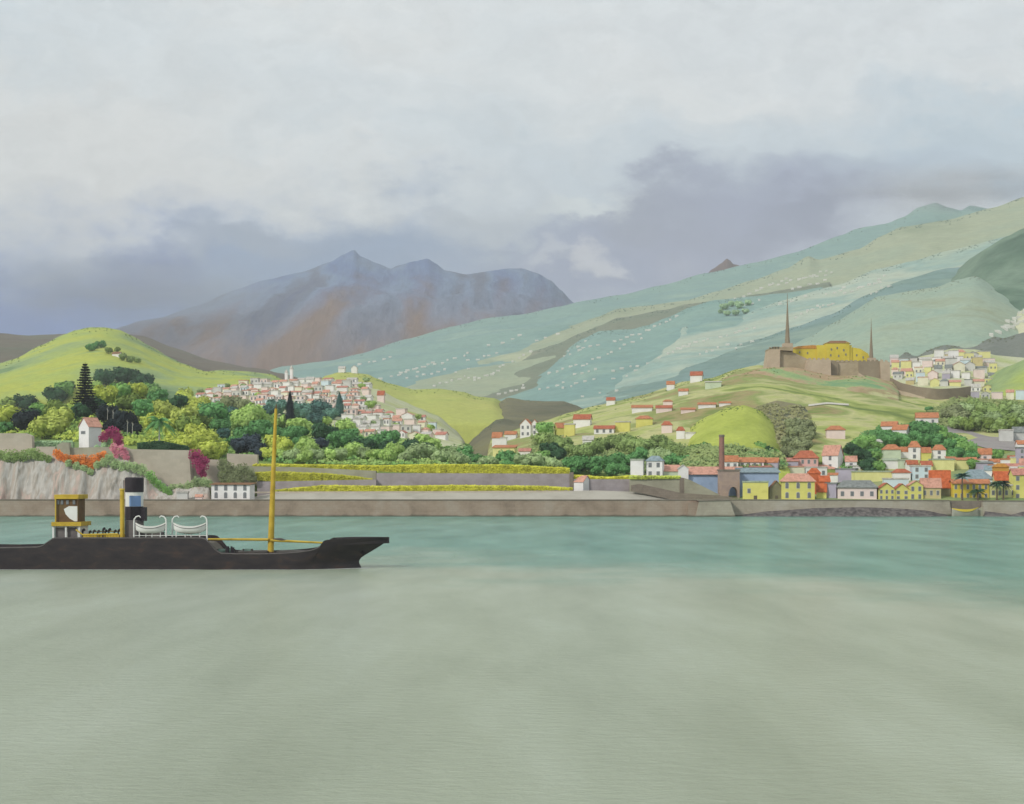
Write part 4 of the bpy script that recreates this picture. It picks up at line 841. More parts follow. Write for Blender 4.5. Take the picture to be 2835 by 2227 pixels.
    if chimney: MB().box(-x * .5 - .35, -x * .5 + .35, -.35, .35, hw, hw + R0 + .9).build('chimney', wall_m('white'), root)
    nx, nz = win
    if nx:
        ww = min(1.15, w / nx * .36); fh = hw / nz; wh = min(1.7, fh * .55)
        for j in range(nz):
            for i in range(nx):
                if door and j == 0 and i == nx // 2: continue
                cx = -x + w * (i + .5) / nx; cz = fh * (j + .55)
                f = MB().box(cx - ww / 2 - .12, cx + ww / 2 + .12, -y - .07, -y + .05, cz - wh / 2 - .12, cz + wh / 2 + .12)
                if arch: f.prism([(cx + (ww / 2 + .12) * math.cos(R(q)), cz + wh / 2 + .12 + (ww / 2) * math.sin(R(q))) for q in range(0, 181, 30)], -y - .07, -y + .05)
                fo = f.build('window', M_FRAME if wc not in ('white', 'pale pink', 'cream') else MATS.get('win_trim') or mat('win_trim', [(168, 166, 168)], rough=.8), root)
                g_ = MB().box(cx - ww / 2, cx + ww / 2, -y - .12, -y - .075, cz - wh / 2, cz + wh / 2)
                if arch: g_.prism([(cx + ww / 2 * math.cos(R(q)), cz + wh / 2 + .01 + ww * .42 * math.sin(R(q))) for q in range(0, 181, 30)], -y - .12, -y - .075)
                g_.build('pane', M_GLASS, fo)
    if door:
        dw = min(1.3, w * .2); MB().box(-dw / 2, dw / 2, -y - .1, -y + .05, 0, min(2.2, hw * .8)).build('door', M_DOOR, root)
    tag(root, label, cat)
    HOUSES.append((root, cu, vb, u1 - u0, vb - vt, wc, rc, roof, area)); return root

# --- left headland
def tower_house():
    r = house(209, 272, 1156, 1243, 'white', 'salmon', 'front', 'tall white tower house with a salmon tiled roof above the orange flowers', D=565, yaw=40, rh=.28, dr=.85, win=(0, 0))
    x = r
    wl = [c for c in r.children if c.name.startswith('wall')][0]
    ys = min(v.co.y for v in wl.data.vertices)
    f = MB().box(-1.9, 1.1, ys - .12, ys + .05, 6.0, 7.3).build('window', mat('win_trim', [(168, 166, 168)], rough=.8), r); MB().box(-1.7, .9, ys - .18, ys - .125, 6.2, 7.1).build('pane', M_GLASS, f)
tower_house()
house(581, 698, 1338, 1385, 'white', 'brown', 'shed', 'long white two storey house with eight windows at the foot of the cliff', D=547.5, yaw=10, rh=.10, dr=.35, win=(4, 2), arch=True)
house(488, 520, 1364, 1385, 'pale grey', 'pale', 'flat', 'low pale shed on the sea wall left of the white house with eight windows', D=547.5, yaw=5, dr=.4, name='shed', cat='shed')
house(540, 560, 1370, 1385, 'pale pink', 'salmon', 'gable', 'very small pinkish hut beside the white house with eight windows', D=547.8, yaw=5, dr=.5, name='hut', cat='hut')
house(1589, 1638, 1318, 1350, 'white', 'salmon', 'gable', 'small white hut with a pink roof standing on the bank between lilac walls', D=562.5, yaw=40, dr=1.1, rh=.5, name='hut', cat='hut')
house(308, 334, 974, 988, 'white', 'brown', 'gable', 'lone tiny white cottage near the top of the green hill', ['A'], dr=.5)
# --- waterfront left to right
house(1746, 1786, 1268, 1325, 'white', 'pale green', 'flat', 'square flat roofed white block on the olive grey terrace', D=566, yaw=14, rh=.12)
house(1790, 1842, 1262, 1325, 'white', 'blue grey', 'hip', 'white block with a blue grey peaked roof on the olive grey terrace', D=566, yaw=16, rh=.24, win=(2, 2))
house(1838, 1884, 1288, 1324, 'pale green', 'salmon', 'shed', 'low pale house with a broad salmon roof right of the white blocks', D=569, yaw=0, rh=.5)
house(1878, 1906, 1288, 1322, 'white', 'pale', 'front', 'tiny white gabled shed between the salmon roof and the blue warehouse', D=568, yaw=0)
house(1893, 2056, 1293, 1378, 'blue', 'salmon', 'gable', 'blue warehouse with a long pink roof, left of the brick chimney', D=570, yaw=0, rh=.22, dr=.5, name='warehouse', cat='warehouse')
house(2046, 2156, 1296, 1384, 'blue', 'blue grey', 'shed', 'wide blue grey warehouse behind the flat yellow shed', D=566, yaw=0, rh=.15, dr=.4, name='warehouse', cat='warehouse')
house(2058, 2132, 1333, 1388, 'yellow', 'pale green', 'flat', 'flat roofed yellow shed on the quay right of the brown arch', D=553, yaw=10, dr=.4, name='warehouse', cat='warehouse', door=True, win=(2, 1))
house(2130, 2170, 1332, 1388, 'olive', 'brown', 'front', 'gabled lean-to in a dark olive shadow tone between two yellow quay buildings', D=555, yaw=0, rh=.4, name='shed', cat='shed', door=True)  # shadow between the quay buildings, put into the dark olive wall colour
house(2166, 2262, 1311, 1388, 'yellow', 'salmon', 'hip', 'yellow quay house with arched windows and a salmon hip roof', D=552, yaw=8, rh=.30, win=(3, 2), arch=True, dr=.5)
house(2262, 2292, 1340, 1388, 'yellow', 'bright orange', 'gable', 'narrow yellow house with a bright orange roof right of the arched window house', D=556, yaw=12, rh=.42)
house(2240, 2272, 1296, 1348, 'orange', 'bright orange', 'hip', 'tall bright orange house behind the yellow arched window house', D=575, yaw=0, rh=.3)
house(2270, 2300, 1318, 1360, 'orange', 'bright orange', 'shed', 'low bright orange house right of the taller orange one', D=571, yaw=5, rh=.4)
house(2288, 2324, 1338, 1388, 'lilac', 'grey', 'flat', 'block in a lilac shading tone left of the pink house with the grey roof', D=556, yaw=25, rh=.05)  # shading put into this block's lilac wall colour
house(2324, 2436, 1330, 1388, 'pale pink', 'grey', 'hip', 'long pale pink house with a grey hip roof and four windows', D=551.5, yaw=12, rh=.36, win=(4, 1), dr=.4)
house(2432, 2478, 1338, 1387, 'yellow', 'red', 'front', 'leftmost of three joined yellow gabled houses on the quay', D=552, yaw=0, rh=.34, win=(3, 2))
house(2476, 2519, 1340, 1387, 'yellow', 'red', 'front', 'middle one of three joined yellow gabled houses on the quay', D=552.3, yaw=0, rh=.36, win=(2, 2))
house(2517, 2556, 1332, 1387, 'yellow', 'salmon', 'front', 'rightmost and tallest of three joined yellow gabled houses on the quay', D=552, yaw=0, rh=.22, win=(2, 2))
house(2553, 2608, 1325, 1387, 'tan', 'salmon', 'gable', 'tan house with a wide salmon roof right of the three yellow gables', D=552.5, yaw=6, rh=.36, win=(3, 1), dr=.5)
house(2578, 2640, 1303, 1387, 'olive', 'bright orange', 'gable', 'tall olive walled house with a big bright orange roof beside the inlet', D=558, yaw=14, rh=.52, dr=.7)
house(2640, 2740, 1328, 1387, 'bright yellow', 'orange', 'gable', 'bright yellow house with an orange roof edge behind the quay palms', D=554, yaw=4, rh=.16, dr=.3, win=(6, 2))
house(2672, 2748, 1300, 1345, 'pale blue', 'blue grey', 'hip', 'house with a large blue grey hip roof behind the bright yellow one', D=572, yaw=0, rh=.6)
house(2722, 2814, 1342, 1388, 'pale yellow', 'pale', 'flat', 'low pale yellow house behind the rightmost dark palm', D=554.5, yaw=0, rh=.08, win=(5, 1), dr=.3)
house(2808, 2880, 1298, 1388, 'yellow', 'pink', 'gable', 'tall yellow house with a pink roof cut by the right edge, nearest the quay', D=553, yaw=5, rh=.18, win=(3, 3))
house(2757, 2812, 1306, 1346, 'tan', 'bright orange', 'gable', 'house with a long orange roof left of the tall yellow right edge house', D=567, yaw=5, rh=.55)
house(2755, 2796, 1283, 1312, 'ochre', 'ochre', 'hip', 'ochre house with an ochre roof behind the rightmost palm', D=582, yaw=5, rh=.4)
# --- second line behind the quay
NEAR = ['F', 'C', 'K1', 'K2']
for a in [(2007,2044,1262,1304,'white','orange','gable','white house with an orange roof just right of the brick chimney',(2,1),0),
 (2048,2118,1267,1300,'white','orange','gable','long white house with an orange roof above the blue grey warehouse',(4,1),4),
 (2118,2162,1268,1300,'lilac','orange','gable','lilac grey house with an orange roof left of the red roofed mansion',(0,0),20),
 (2076,2136,1288,1314,'pink','pink','shed','low pink house in front of the long white one',(0,0),0),
 (2168,2215,1268,1318,'lilac','pink','shed','lilac side wing left of the red roofed mansion',(0,0),10),
 (2200,2276,1247,1312,'pink','red','hip','big pink mansion with a large red hip roof',(4,2),14),
 (2176,2230,1292,1326,'cream','salmon','flat','cream annex at the lower left of the red roofed mansion',(0,0),0),
 (2228,2290,1294,1326,'white','pale','flat','white flat roofed house below the red roofed mansion',(3,1),0),
 (2283,2340,1233,1304,'white','salmon','gable','tall white house with a salmon roof and grey shaded side',(1,2),38),
 (2342,2376,1263,1302,'white','salmon','gable','small white house left of the dark green trees',(1,1),10),
 (2272,2330,1288,1316,'pale pink','salmon','gable','low pale pink house in front of the tall salmon roofed white one',(0,0),5),
 (2294,2324,1310,1342,'white','orange','shed','white house with an orange lean-to roof behind the lilac block',(0,0),15),
 (2318,2384,1298,1334,'lilac','grey','flat','lilac flat house above the grey hip roof',(0,0),25),
 (2350,2384,1290,1318,'white','pale','flat','white cube above the grey hip roof, beside the trees',(0,0),5),
 (2374,2474,1306,1334,'pale yellow','pale green','flat','long pale yellow wall-like house above the pink one',(0,0),0),
 (2450,2524,1326,1352,'pale blue','pale','flat','pale blue house behind the left yellow gable',(0,0),10),
 (2474,2524,1298,1332,'white','red','hip','white house with an oval red roof above the yellow gables',(0,0),5),
 (2527,2580,1290,1330,'pale blue','pale','flat','pale blue white block above the tallest yellow gable',(2,2),5),
 (2447,2494,1270,1300,'white','pale green','shed','white house with a pale green roof at the left of the upper rows',(0,0),8),
 (2491,2520,1274,1302,'pale green','pale green','flat','pale green house in the upper rows',(0,0),0),
 (2512,2542,1275,1304,'white','red','gable','white house with a red roof in the middle of the upper rows',(0,0),0),
 (2552,2582,1277,1310,'pale yellow','red','gable','pale yellow house with a red roof in the middle of the upper rows',(0,0),0),
 (2582,2645,1272,1306,'pale yellow','pale green','flat','wide pale yellow house above the big bright orange roof',(0,0),4),
 (2448,2497,1230,1276,'pale green','orange','hip','pale green house with an orange roof above the upper rows, at their left end',(0,0),5),
 (2494,2519,1238,1270,'white','orange','gable','narrow white house left of the left white tower',(0,0),5),
 (2517,2553,1221,1274,'white','orange','hip','left one of the two tall white tower houses',(1,2),12),
 (2552,2578,1239,1276,'yellow','orange','gable','yellow house between the two white tower houses',(0,0),0),
 (2584,2624,1231,1276,'white','orange','hip','right one of the two tall white tower houses',(1,2),12),
 (2622,2649,1265,1288,'white','orange','shed','small white house at the right foot of the right white tower',(0,0),0),
 (2649,2682,1268,1300,'pale yellow','orange','shed','pale yellow house behind the tallest palm',(0,0),0),
 (2712,2752,1242,1284,'pale pink','orange','gable','tall pale pink house right of the grove',(1,1),16),
 (2706,2756,1278,1304,'lilac','grey','shed','lilac house below the tall pale pink one',(0,0),10),
 (2728,2762,1290,1322,'white','blue grey','gable','white gabled house right of the blue grey hip roof',(0,0),20),
 (2793,2820,1262,1290,'white','red','gable','small white house with a red roof near the right edge',(0,0),10),
 (2816,2850,1238,1296,'lilac','grey','flat','tall lilac block cut by the right edge',(1,3),12),
 (2778,2840,1284,1310,'lilac','pink','gable','lilac house with a pink roof right of the ochre roof',(0,0),5),
 (2420,2447,1216,1242,'white','pale','hip','small white cottage among the trees at the left end of the grove',(0,0),12)]:
    house(*a[:7], a[7], NEAR, win=a[8], yaw=a[9])
for a in [(2444,2494,1167,1200,'white','orange','gable','white house with an orange roof, left of two touching ones on the wooded slope',(0,0),25),
 (2476,2526,1176,1212,'white','orange','gable','white house, right of two touching ones on the wooded slope',(0,0),35),
 (2541,2606,1142,1180,'white','orange','gable','white house with two orange roof strips above the grove',(2,1),12),
 (2290,2345,1178,1216,'pale pink','orange','hip','lone pale pink house with an orange hip roof on the slope under the fort',(0,0),8),
 (2770,2812,1190,1226,'pale grey','pale','flat','pale grey house beside the stone road near the right edge',(0,0),14),
 (2808,2850,1182,1222,'pale grey','grey','gable','pale grey gabled house at the right edge above the stone road',(0,0),10),
 (2818,2850,1220,1246,'white','orange','gable','white house with an orange roof at the right edge by the stone road',(0,0),5)]:
    house(*a[:7], a[7], ['F', 'C', 'K2'], win=a[8], yaw=a[9])
# --- fort hill cottages
for a in [(1440,1476,1160,1211,'white','orange','front','tall white house with two storeys, left of a pair of gables on the slope',(2,2),20),
 (1470,1492,1162,1206,'white','orange','front','narrow white house, right of a pair of gables on the slope',(1,2),10),
 (1397,1432,1194,1218,'white','orange','gable','small white house with an orange roof below the pair of gables',(0,0),10),
 (1362,1392,1197,1236,'white','orange','gable','white house beside the dark spur, highest at the left end of the slope',(0,0),10),
 (1386,1404,1212,1238,'white','pale','flat','small white annex beside the dark spur',(0,0),10),
 (1364,1432,1232,1272,'pale yellow','orange','shed','pale yellow farmhouse at the lower left of the slope',(0,0),10),
 (1436,1472,1242,1262,'white','pink','gable','small white house half hidden by trees below the pair of gables',(0,0),10),
 (1536,1566,1171,1206,'yellow','orange','gable','yellow gabled wing beside a round tree',(0,0),-20),
 (1562,1594,1174,1208,'yellow','pale','flat','yellow block right of the yellow gabled wing',(0,0),10),
 (1588,1640,1147,1183,'white','red','gable','long white house with a red roof above the yellow block',(0,0),12),
 (1645,1706,1178,1202,'white','red','gable','long low white house with a red roof right of the yellow block',(3,1),10),
 (1613,1646,1207,1237,'white','pale','gable','small white house just above the olive trees',(0,0),10),
 (1704,1748,1168,1196,'yellow','pale','flat','yellow flat house left of the orange domed one',(0,0),10),
 (1761,1810,1150,1180,'yellow','orange','hip','yellow house with a rounded orange hip roof',(0,0),6),
 (1750,1810,1121,1141,'white','orange','gable','long white house with an orange roof, left end of the upper row',(0,0),8),
 (1817,1864,1122,1142,'pale pink','red','gable','pink house with a red roof in the upper row',(0,0),8),
 (1836,1864,1106,1124,'pale pink','orange','hip','small pink house directly above the pink one of the upper row',(0,0),8),
 (1886,1928,1129,1143,'pale pink','orange','gable','low salmon pink house in the middle of the upper row',(0,0),8),
 (1934,1986,1114,1130,'white','orange','gable','long low white house right of the salmon pink one',(0,0),8),
 (1992,2026,1112,1123,'white','orange','gable','low white house at the right end of the upper row',(0,0),8),
 (1832,1864,1166,1200,'pale pink','red','hip','pink tower-like cottage with a red roof',(0,0),10),
 (1873,1898,1181,1216,'white','red','hip','white tower-like cottage with a red roof',(0,0),10),
 (1898,1928,1199,1212,'white','pale','flat','tiny white shed right of the white tower-like cottage',(0,0),10),
 (1679,1705,1100,1122,'white','red','gable','small white house with a red roof on the left skyline of the fort hill',(0,0),12),
 (1846,1870,1055,1080,'white','orange','gable','narrow white house on the skyline left of the bigger skyline house',(0,0),12),
 (1912,1949,1028,1058,'white','red','gable','white house with a red roof highest on the skyline below the fort',(0,0),15),
 (1879,1908,1076,1095,'white','orange','gable','small white house just under the skyline houses',(0,0),12),
 (1953,2002,1054,1076,'pale green','pale','shed','pale green flat building on the slope left of the fort',(0,0),10),
 (1044,1065,1082,1113,'pale pink','red','gable','lone pink house with a red roof on the yellow hillside right of the town',(0,0),10)]:
    house(*a[:7], a[7], ['C', 'L', 'E', 'B', 'D2', 'K1', 'K3'], win=a[8], yaw=a[9])

# --- dense hillside towns, row by row
def town(rows, colours, area, keys, seed, wrange=(18, 31), hrange=(12, 19)):
    r = random.Random(seed); allh = []
    for ri, (pl,) in enumerate(rows):
        u = pl[0][0]; row = []
        while u < pl[-1][0]:
            w = r.uniform(*wrange); h = r.uniform(*hrange); v = interp(pl, u + w / 2) + r.uniform(-2, 2)
            wc, rc = r.choice(colours)
            rf = r.choice(['gable', 'gable', 'gable', 'hip', 'flat', 'front']) if rc != 'pale' else r.choice(['flat', 'gable', 'flat'])
            o = house(u, u + w, v - h, v, wc, rc, rf, None, keys, yaw=r.uniform(4, 28), rh=None if rf != 'gable' else r.uniform(.25, .42), win=(2, 1) if w > 19 and r.random() < .35 else (0, 0), dr=.8)
            if o: row.append((o, wc, rc, rf))
            u += w * r.uniform(.92, 1.25)
        allh.append(row)
    n = len(allh)
    for ri, row in enumerate(allh):
        rn = 'top' if ri == 0 else 'bottom' if ri == n - 1 else ordn(ri + 1) + ' highest' if ri < n / 2 else ordn(n - ri) + ' lowest'
        for i, (o, wc, rc, rf) in enumerate(row):
            m = len(row)
            pos = 'leftmost' if i == 0 else 'rightmost' if i == m - 1 else (ordn(i + 1) + ' from left' if i < m / 2 else ordn(m - i) + ' from right')
            o['label'] = f"{wc} house, {rc} {'flat ' if rf == 'flat' else ''}roof, {pos}, {rn} row, {area}"
            o['group'] = 'houses of ' + area
pinks = [('white', 'salmon'), ('white', 'pink'), ('pale pink', 'salmon'), ('pale pink', 'pale'), ('white', 'pale'), ('white', 'pale'), ('pale pink', 'pale'), ('pale grey', 'pale'), ('white', 'pink'), ('pale blue', 'pale'), ('cream', 'salmon')]
town([([(660,1070),(760,1064),(870,1060),(980,1062)],), ([(600,1080),(700,1076),(800,1073),(960,1072),(1010,1074)],), ([(566,1090),(640,1087),(800,1085),(930,1084),(1018,1086)],), ([(540,1101),(640,1099),(800,1097),(930,1096),(1026,1098)],),
      ([(534,1113),(640,1111),(800,1109),(930,1108),(1034,1110)],), ([(556,1126),(700,1122),(920,1120),(1040,1122)],), ([(600,1138),(760,1134),(900,1134),(1048,1136)],), ([(930,1150),(1000,1148),(1060,1150)],)],
     pinks, 'the hillside town', ['B'], 5)
town([([(945,1170),(1050,1166),(1150,1164)],), ([(1000,1158),(1120,1154)],), ([(925,1184),(1000,1182),(1100,1180),(1190,1186)],), ([(950,1198),(1050,1198),(1150,1198),(1212,1204)],), ([(985,1212),(1100,1214),(1180,1216),(1230,1216)],)],
     pinks, 'the lower town', ['B', 'L'], 6, (22, 36), (16, 23))
uppers = [('white', 'pale'), ('pale grey', 'grey'), ('pale yellow', 'pale'), ('cream', 'salmon'), ('pale pink', 'salmon'), ('pale blue', 'pale'), ('tan', 'pale'), ('pale yellow', 'salmon'), ('lilac', 'pale'), ('pale pink', 'pale')]
town([([(2590,1000),(2640,990),(2720,996),(2745,1000)],), ([(2466,1008),(2530,1014),(2600,1006),(2680,1004),(2760,1010)],), ([(2470,1020),(2540,1026),(2590,1016),(2660,1012),(2730,1018)],), ([(2470,1036),(2540,1040),(2620,1032),(2700,1030),(2750,1034)],),
      ([(2475,1050),(2540,1056),(2620,1050),(2700,1048),(2770,1052)],), ([(2510,1066),(2560,1070),(2640,1070),(2720,1068),(2850,1066)],)],
     uppers, 'the fort town', ['H', 'C', 'T10'], 8, (22, 36), (18, 28))
town([([(2690,1088),(2760,1086),(2850,1086)],), ([(2690,1106),(2760,1106),(2850,1110)],)], uppers, 'blocks below the fort town', ['C', 'H'], 9, (24, 36), (20, 30))
town([([(2650,1296),(2720,1292),(2840,1296)],), ([(2740,1312),(2860,1316)],)], [('white', 'salmon'), ('cream', 'orange'), ('pale pink', 'salmon'), ('pale yellow', 'pale'), ('white', 'orange')], 'quay palm cottages', ['F', 'C'], 12, (22, 34), (20, 30))
house(2628, 2658, 970, 1000, 'white', 'pale', 'flat', 'tall white block crowning the fort town', ['H', 'T10'], yaw=12)
towers = [(788,797,1022,1046),(802,811,1010,1046)]
for i, (a, b, c, d) in enumerate(towers):
    house(a, b, c, d + 14, 'white', 'pale', 'hip', ['left and shorter', 'right and taller'][i] + ' white church tower on the crest above the hillside town', ['B', 'A', 'E', 'brown', 'T1'], yaw=10, dr=1, rh=.25, name='church_tower', cat='tower')
house(936, 956, 1014, 1032, 'white', 'pale', 'gable', 'small white farmhouse, left of two on the crest beyond the town', ['E'], yaw=10)
house(972, 990, 1012, 1034, 'white', 'pale', 'front', 'small white farmhouse, right of two on the crest beyond the town', ['E'], yaw=10)

# --- scattered far houses on the terraced slopes
def dots(lst, key, label, group, w=(5, 12), h=(3.2, 5.2), seed=1):
    r = random.Random(seed)
    proto = None
    for u, v in lst:
        p = hit(u, v)
        if p is None: continue
        D = p.y; k = m_per_px(D)
        W, H = r.uniform(*w) * k, r.uniform(*h) * k
        if proto is None:
            mb = MB(); mb.box(-.5, .5, -.4, .4, -.6, .7); mb.add([(-.5, -.4, .7), (-.5, .4, .7), (-.5, 0, 1), (.5, -.4, .7), (.5, .4, .7), (.5, 0, 1)], [(0, 1, 2), (3, 5, 4), (0, 2, 5, 3), (1, 4, 5, 2)])
            proto = mb.mesh('white_house')
        o = obj_from('white_house', proto, M_FARH); o.location = (p.x, p.y, p.z); o.scale = (W, max(6, W * .5), H); o.rotation_euler = (0, 0, R(r.uniform(-14, 6)))
        tag(o, label, 'house', group)
M_FARH = mat('far_whitewash', [(206, 206, 194), (222, 220, 208)], scale=.05, rough=.9, k=.85)
r_ = random.Random(21)
def line(u0, v0, u1, v1, n, j=3): return [(u0 + (u1 - u0) * (i + r_.uniform(-.3, .3)) / max(1, n - 1), v0 + (v1 - v0) * i / max(1, n - 1) + r_.uniform(-j, j)) for i in range(n)]
dots(line(1000,1010,1080,992,5) + line(1060,1052,1150,1030,5) + line(1100,1040,1200,1006,8) + line(1130,1052,1230,1024,6) + line(1180,1018,1300,982,7) + line(1200,1068,1290,1046,6) + line(1265,1030,1300,1022,2) + line(1300,1050,1360,1038,4), None,
     'tiny white farmhouse on the left end of the terraced slopes, above the yellow hill', 'farmhouses on the left end of the slopes', seed=2)
dots(line(1310,1052,1380,1030,5) + line(1380,1020,1470,978,6) + line(1300,1000,1375,978,5) + line(1360,960,1440,930,4) + line(1480,946,1540,930,3), None, 'tiny white farmhouse along the olive ridge in the middle of the slopes', 'farmhouses along the olive ridge', seed=3)
dots(line(1560,985,1620,948,4) + line(1580,980,1660,955,5) + line(1700,950,1790,920,6,4) + line(1690,975,1780,938,5) + line(1800,915,1870,880,6) + line(1520,1035,1600,1010,5) + line(1610,1015,1680,982,5) + line(1590,1040,1650,1026,4) + line(1500,1080,1560,1062,4) + line(1560,1076,1640,1050,5) + line(1380,1092,1450,1076,5) + line(1410,1082,1440,1072,2), None,
     'tiny white farmhouse on the middle teal slope, left of the fort spire', 'farmhouses on the middle teal slope', seed=4)
dots(line(1700,1030,1790,1008,5) + line(1830,990,1900,962,5) + line(1880,965,1960,940,6) + line(1940,985,2010,955,5) + line(2000,935,2090,908,6) + line(1700,1052,1760,1030,3) + line(1620,1100,1700,1082,3) + line(2030,965,2090,945,3), None,
     'tiny white farmhouse on the pale lower slope, left of the fort', 'farmhouses on the pale lower slope', seed=5)
dots(line(2020,838,2110,800,6) + line(2110,800,2180,776,5) + line(2160,790,2290,752,9) + line(2230,772,2300,758,5) + line(2190,800,2280,780,5) + line(2060,846,2100,835,3), None, 'tiny white farmhouse high on the olive slope behind the fort', 'farmhouses high on the olive slope', seed=6)
dots(line(2200,880,2260,850,5) + line(2240,862,2310,842,6) + line(2290,818,2340,800,4) + line(2340,812,2440,782,7) + line(2380,796,2450,768,4) + line(2410,815,2460,792,4) + line(2160,846,2230,822,3), None, 'tiny white farmhouse on the pale slope between the two fort spires', 'farmhouses on the pale upper slope', seed=7)
dots(line(2745,930,2835,860,7,5) + line(2770,925,2840,890,6,5) + line(2790,905,2840,872,4,4), None, 'tiny cream house on the cream slope at the right edge', 'houses on the cream slope', seed=8, w=(9, 15), h=(6, 9))

# ================================================================ the fort
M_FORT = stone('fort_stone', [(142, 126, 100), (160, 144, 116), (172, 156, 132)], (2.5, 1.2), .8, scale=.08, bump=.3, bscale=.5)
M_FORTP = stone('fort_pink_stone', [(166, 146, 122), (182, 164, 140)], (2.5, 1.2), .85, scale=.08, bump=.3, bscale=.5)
M_FORTD = stone('fort_dark_stone', [(126, 112, 92), (142, 128, 106)], (2.5, 1.2), .8, scale=.08, bump=.3, bscale=.5)  # darker fort stone for flank, curtain, platform, spires and outer wall
M_FORTY = paint('fort_yellow', (218, 196, 30), rough=.85, var=14, scale=.12)
FD = 1000.0
fort = empty('fort', P(2300, 1060, FD + 25)); tag(fort, 'brown stone fort with flared bastions and battlements crowning the grassy hill', 'fort')
def fpart(name, m, mb):
    o = mb.build(name, m); o.parent = fort; o.matrix_parent_inverse = fort.matrix_world.inverted() if False else Matrix.Translation(-fort.location); return o
def battered(top, bottom, D, depth, batter=.0):
    """wall block whose face leans back: top and bottom outlines (u,v) pairs"""
    mb = MB(); n = len(top); vs = []
    for (u, v) in bottom: p = P(u, v, D); vs.append((p.x, D, p.z))
    for (u, v) in top: p = P(u, v, D + batter); vs.append((p.x, D + batter, p.z))
    for (u, v) in bottom: p = P(u, v, D); vs.append((p.x, D + depth, p.z))
    for (u, v) in top: p = P(u, v, D + batter); vs.append((p.x, D + depth, p.z))
    fs = []
    for i in range(n - 1):
        fs.append((i, i + 1, n + i + 1, n + i)); fs.append((2 * n + i, 3 * n + i, 3 * n + i + 1, 2 * n + i + 1))
        fs.append((n + i, n + i + 1, 3 * n + i + 1, 3 * n + i)); fs.append((i, 2 * n + i, 2 * n + i + 1, i + 1))
    fs.append((0, n, 3 * n, 2 * n)); fs.append((n - 1, 3 * n - 1, 4 * n - 1, 2 * n - 1))
    return mb.add(vs, fs)
def merlons(mb, u0, v0, u1, v1, D, n, dpt=1.2, h=4.5, frac=.55):
    for i in range(n):
        t0 = i / n; t1 = (i + frac) / n; a = P(u0 + (u1 - u0) * t0, v0 + (v1 - v0) * t0, D); b = P(u0 + (u1 - u0) * t1, v0 + (v1 - v0) * t1, D); k = m_per_px(D) * h
        mb.prism([(a.x, a.z - .3), (b.x, b.z - .3), (b.x, b.z + k), (a.x, a.z + k)], D, D + dpt)
fpart('tower', M_FORTP, battered([(2129, 968), (2160, 968)], [(2117, 1060), (2158, 1062)], FD + 4, 16, 2))
m_ = battered([(2128, 966), (2142, 960), (2196, 962)], [(2128, 969), (2142, 969), (2196, 972)], FD + 6, 14, 0); merlons(m_, 2130, 966, 2160, 965, FD + 6, 4); fpart('parapet', M_FORT, m_)
fpart('curtain_wall', M_FORT, battered([(2160, 972), (2196, 976), (2240, 996)], [(2158, 1075), (2196, 1080), (2240, 1090)], FD + 8, 12, 1))
m_ = battered([(2240, 996), (2300, 996)], [(2221, 1094), (2303, 1096)], FD - 6, 20, 4); merlons(m_, 2239, 996, 2301, 996, FD - 2, 5); fpart('bastion', M_FORTP, m_)
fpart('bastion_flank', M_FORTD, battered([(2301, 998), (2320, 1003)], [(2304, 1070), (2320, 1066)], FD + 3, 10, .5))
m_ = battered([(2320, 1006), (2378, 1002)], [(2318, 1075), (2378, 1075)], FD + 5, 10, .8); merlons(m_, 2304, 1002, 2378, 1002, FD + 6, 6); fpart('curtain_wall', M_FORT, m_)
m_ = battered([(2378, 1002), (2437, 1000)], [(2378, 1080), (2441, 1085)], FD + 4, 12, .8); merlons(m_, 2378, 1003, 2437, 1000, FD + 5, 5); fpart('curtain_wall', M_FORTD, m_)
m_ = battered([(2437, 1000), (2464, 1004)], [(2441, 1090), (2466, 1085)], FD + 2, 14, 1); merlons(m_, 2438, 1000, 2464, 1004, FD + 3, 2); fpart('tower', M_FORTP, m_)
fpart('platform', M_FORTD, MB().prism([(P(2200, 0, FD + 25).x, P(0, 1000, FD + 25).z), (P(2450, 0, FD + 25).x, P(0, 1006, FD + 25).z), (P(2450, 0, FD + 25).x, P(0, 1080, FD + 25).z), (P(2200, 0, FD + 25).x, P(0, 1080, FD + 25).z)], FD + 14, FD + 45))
# yellow barracks behind the battlements
bk = empty('barracks', P(2300, 1000, FD + 26)); tag(bk, 'bright yellow building with stepped roofs inside the stone fort', 'building')
def bpart(name, m, mb):
    o = mb.build(name, m, bk); o.matrix_parent_inverse = Matrix.Translation(-bk.location); return o
def pbox(u0, u1, v0, v1, D, depth): 
    a = P(u0, v1, D); b = P(u1, v0, D); return MB().box(a.x, b.x, D, D + depth, a.z, b.z)
bpart('wing', M_FORTY, pbox(2192, 2262, 964, 1003, FD + 24, 9)); bpart('hall', M_FORTY, pbox(2262, 2358, 956, 1006, FD + 22, 12)); bpart('main_block', M_FORTY, pbox(2288, 2352, 949, 1006, FD + 21, 10))
bpart('wing', M_FORTY, battered([(2358, 962), (2382, 966), (2404, 980), (2408, 995)], [(2358, 1008), (2382, 1008), (2404, 1008), (2408, 1008)], FD + 23, 9))
bpart('roof', roof_m('brown'), battered([(2288, 949), (2300, 944), (2340, 944), (2354, 950)], [(2287, 950.5), (2300, 950.5), (2340, 950.5), (2356, 951.5)], FD + 20.6, 11, 2))
bpart('roof', roof_m('ochre'), battered([(2190, 964), (2210, 959), (2250, 956), (2263, 957)], [(2190, 965.5), (2210, 965.5), (2250, 965.5), (2263, 965.5)], FD + 23.6, 10, 2))
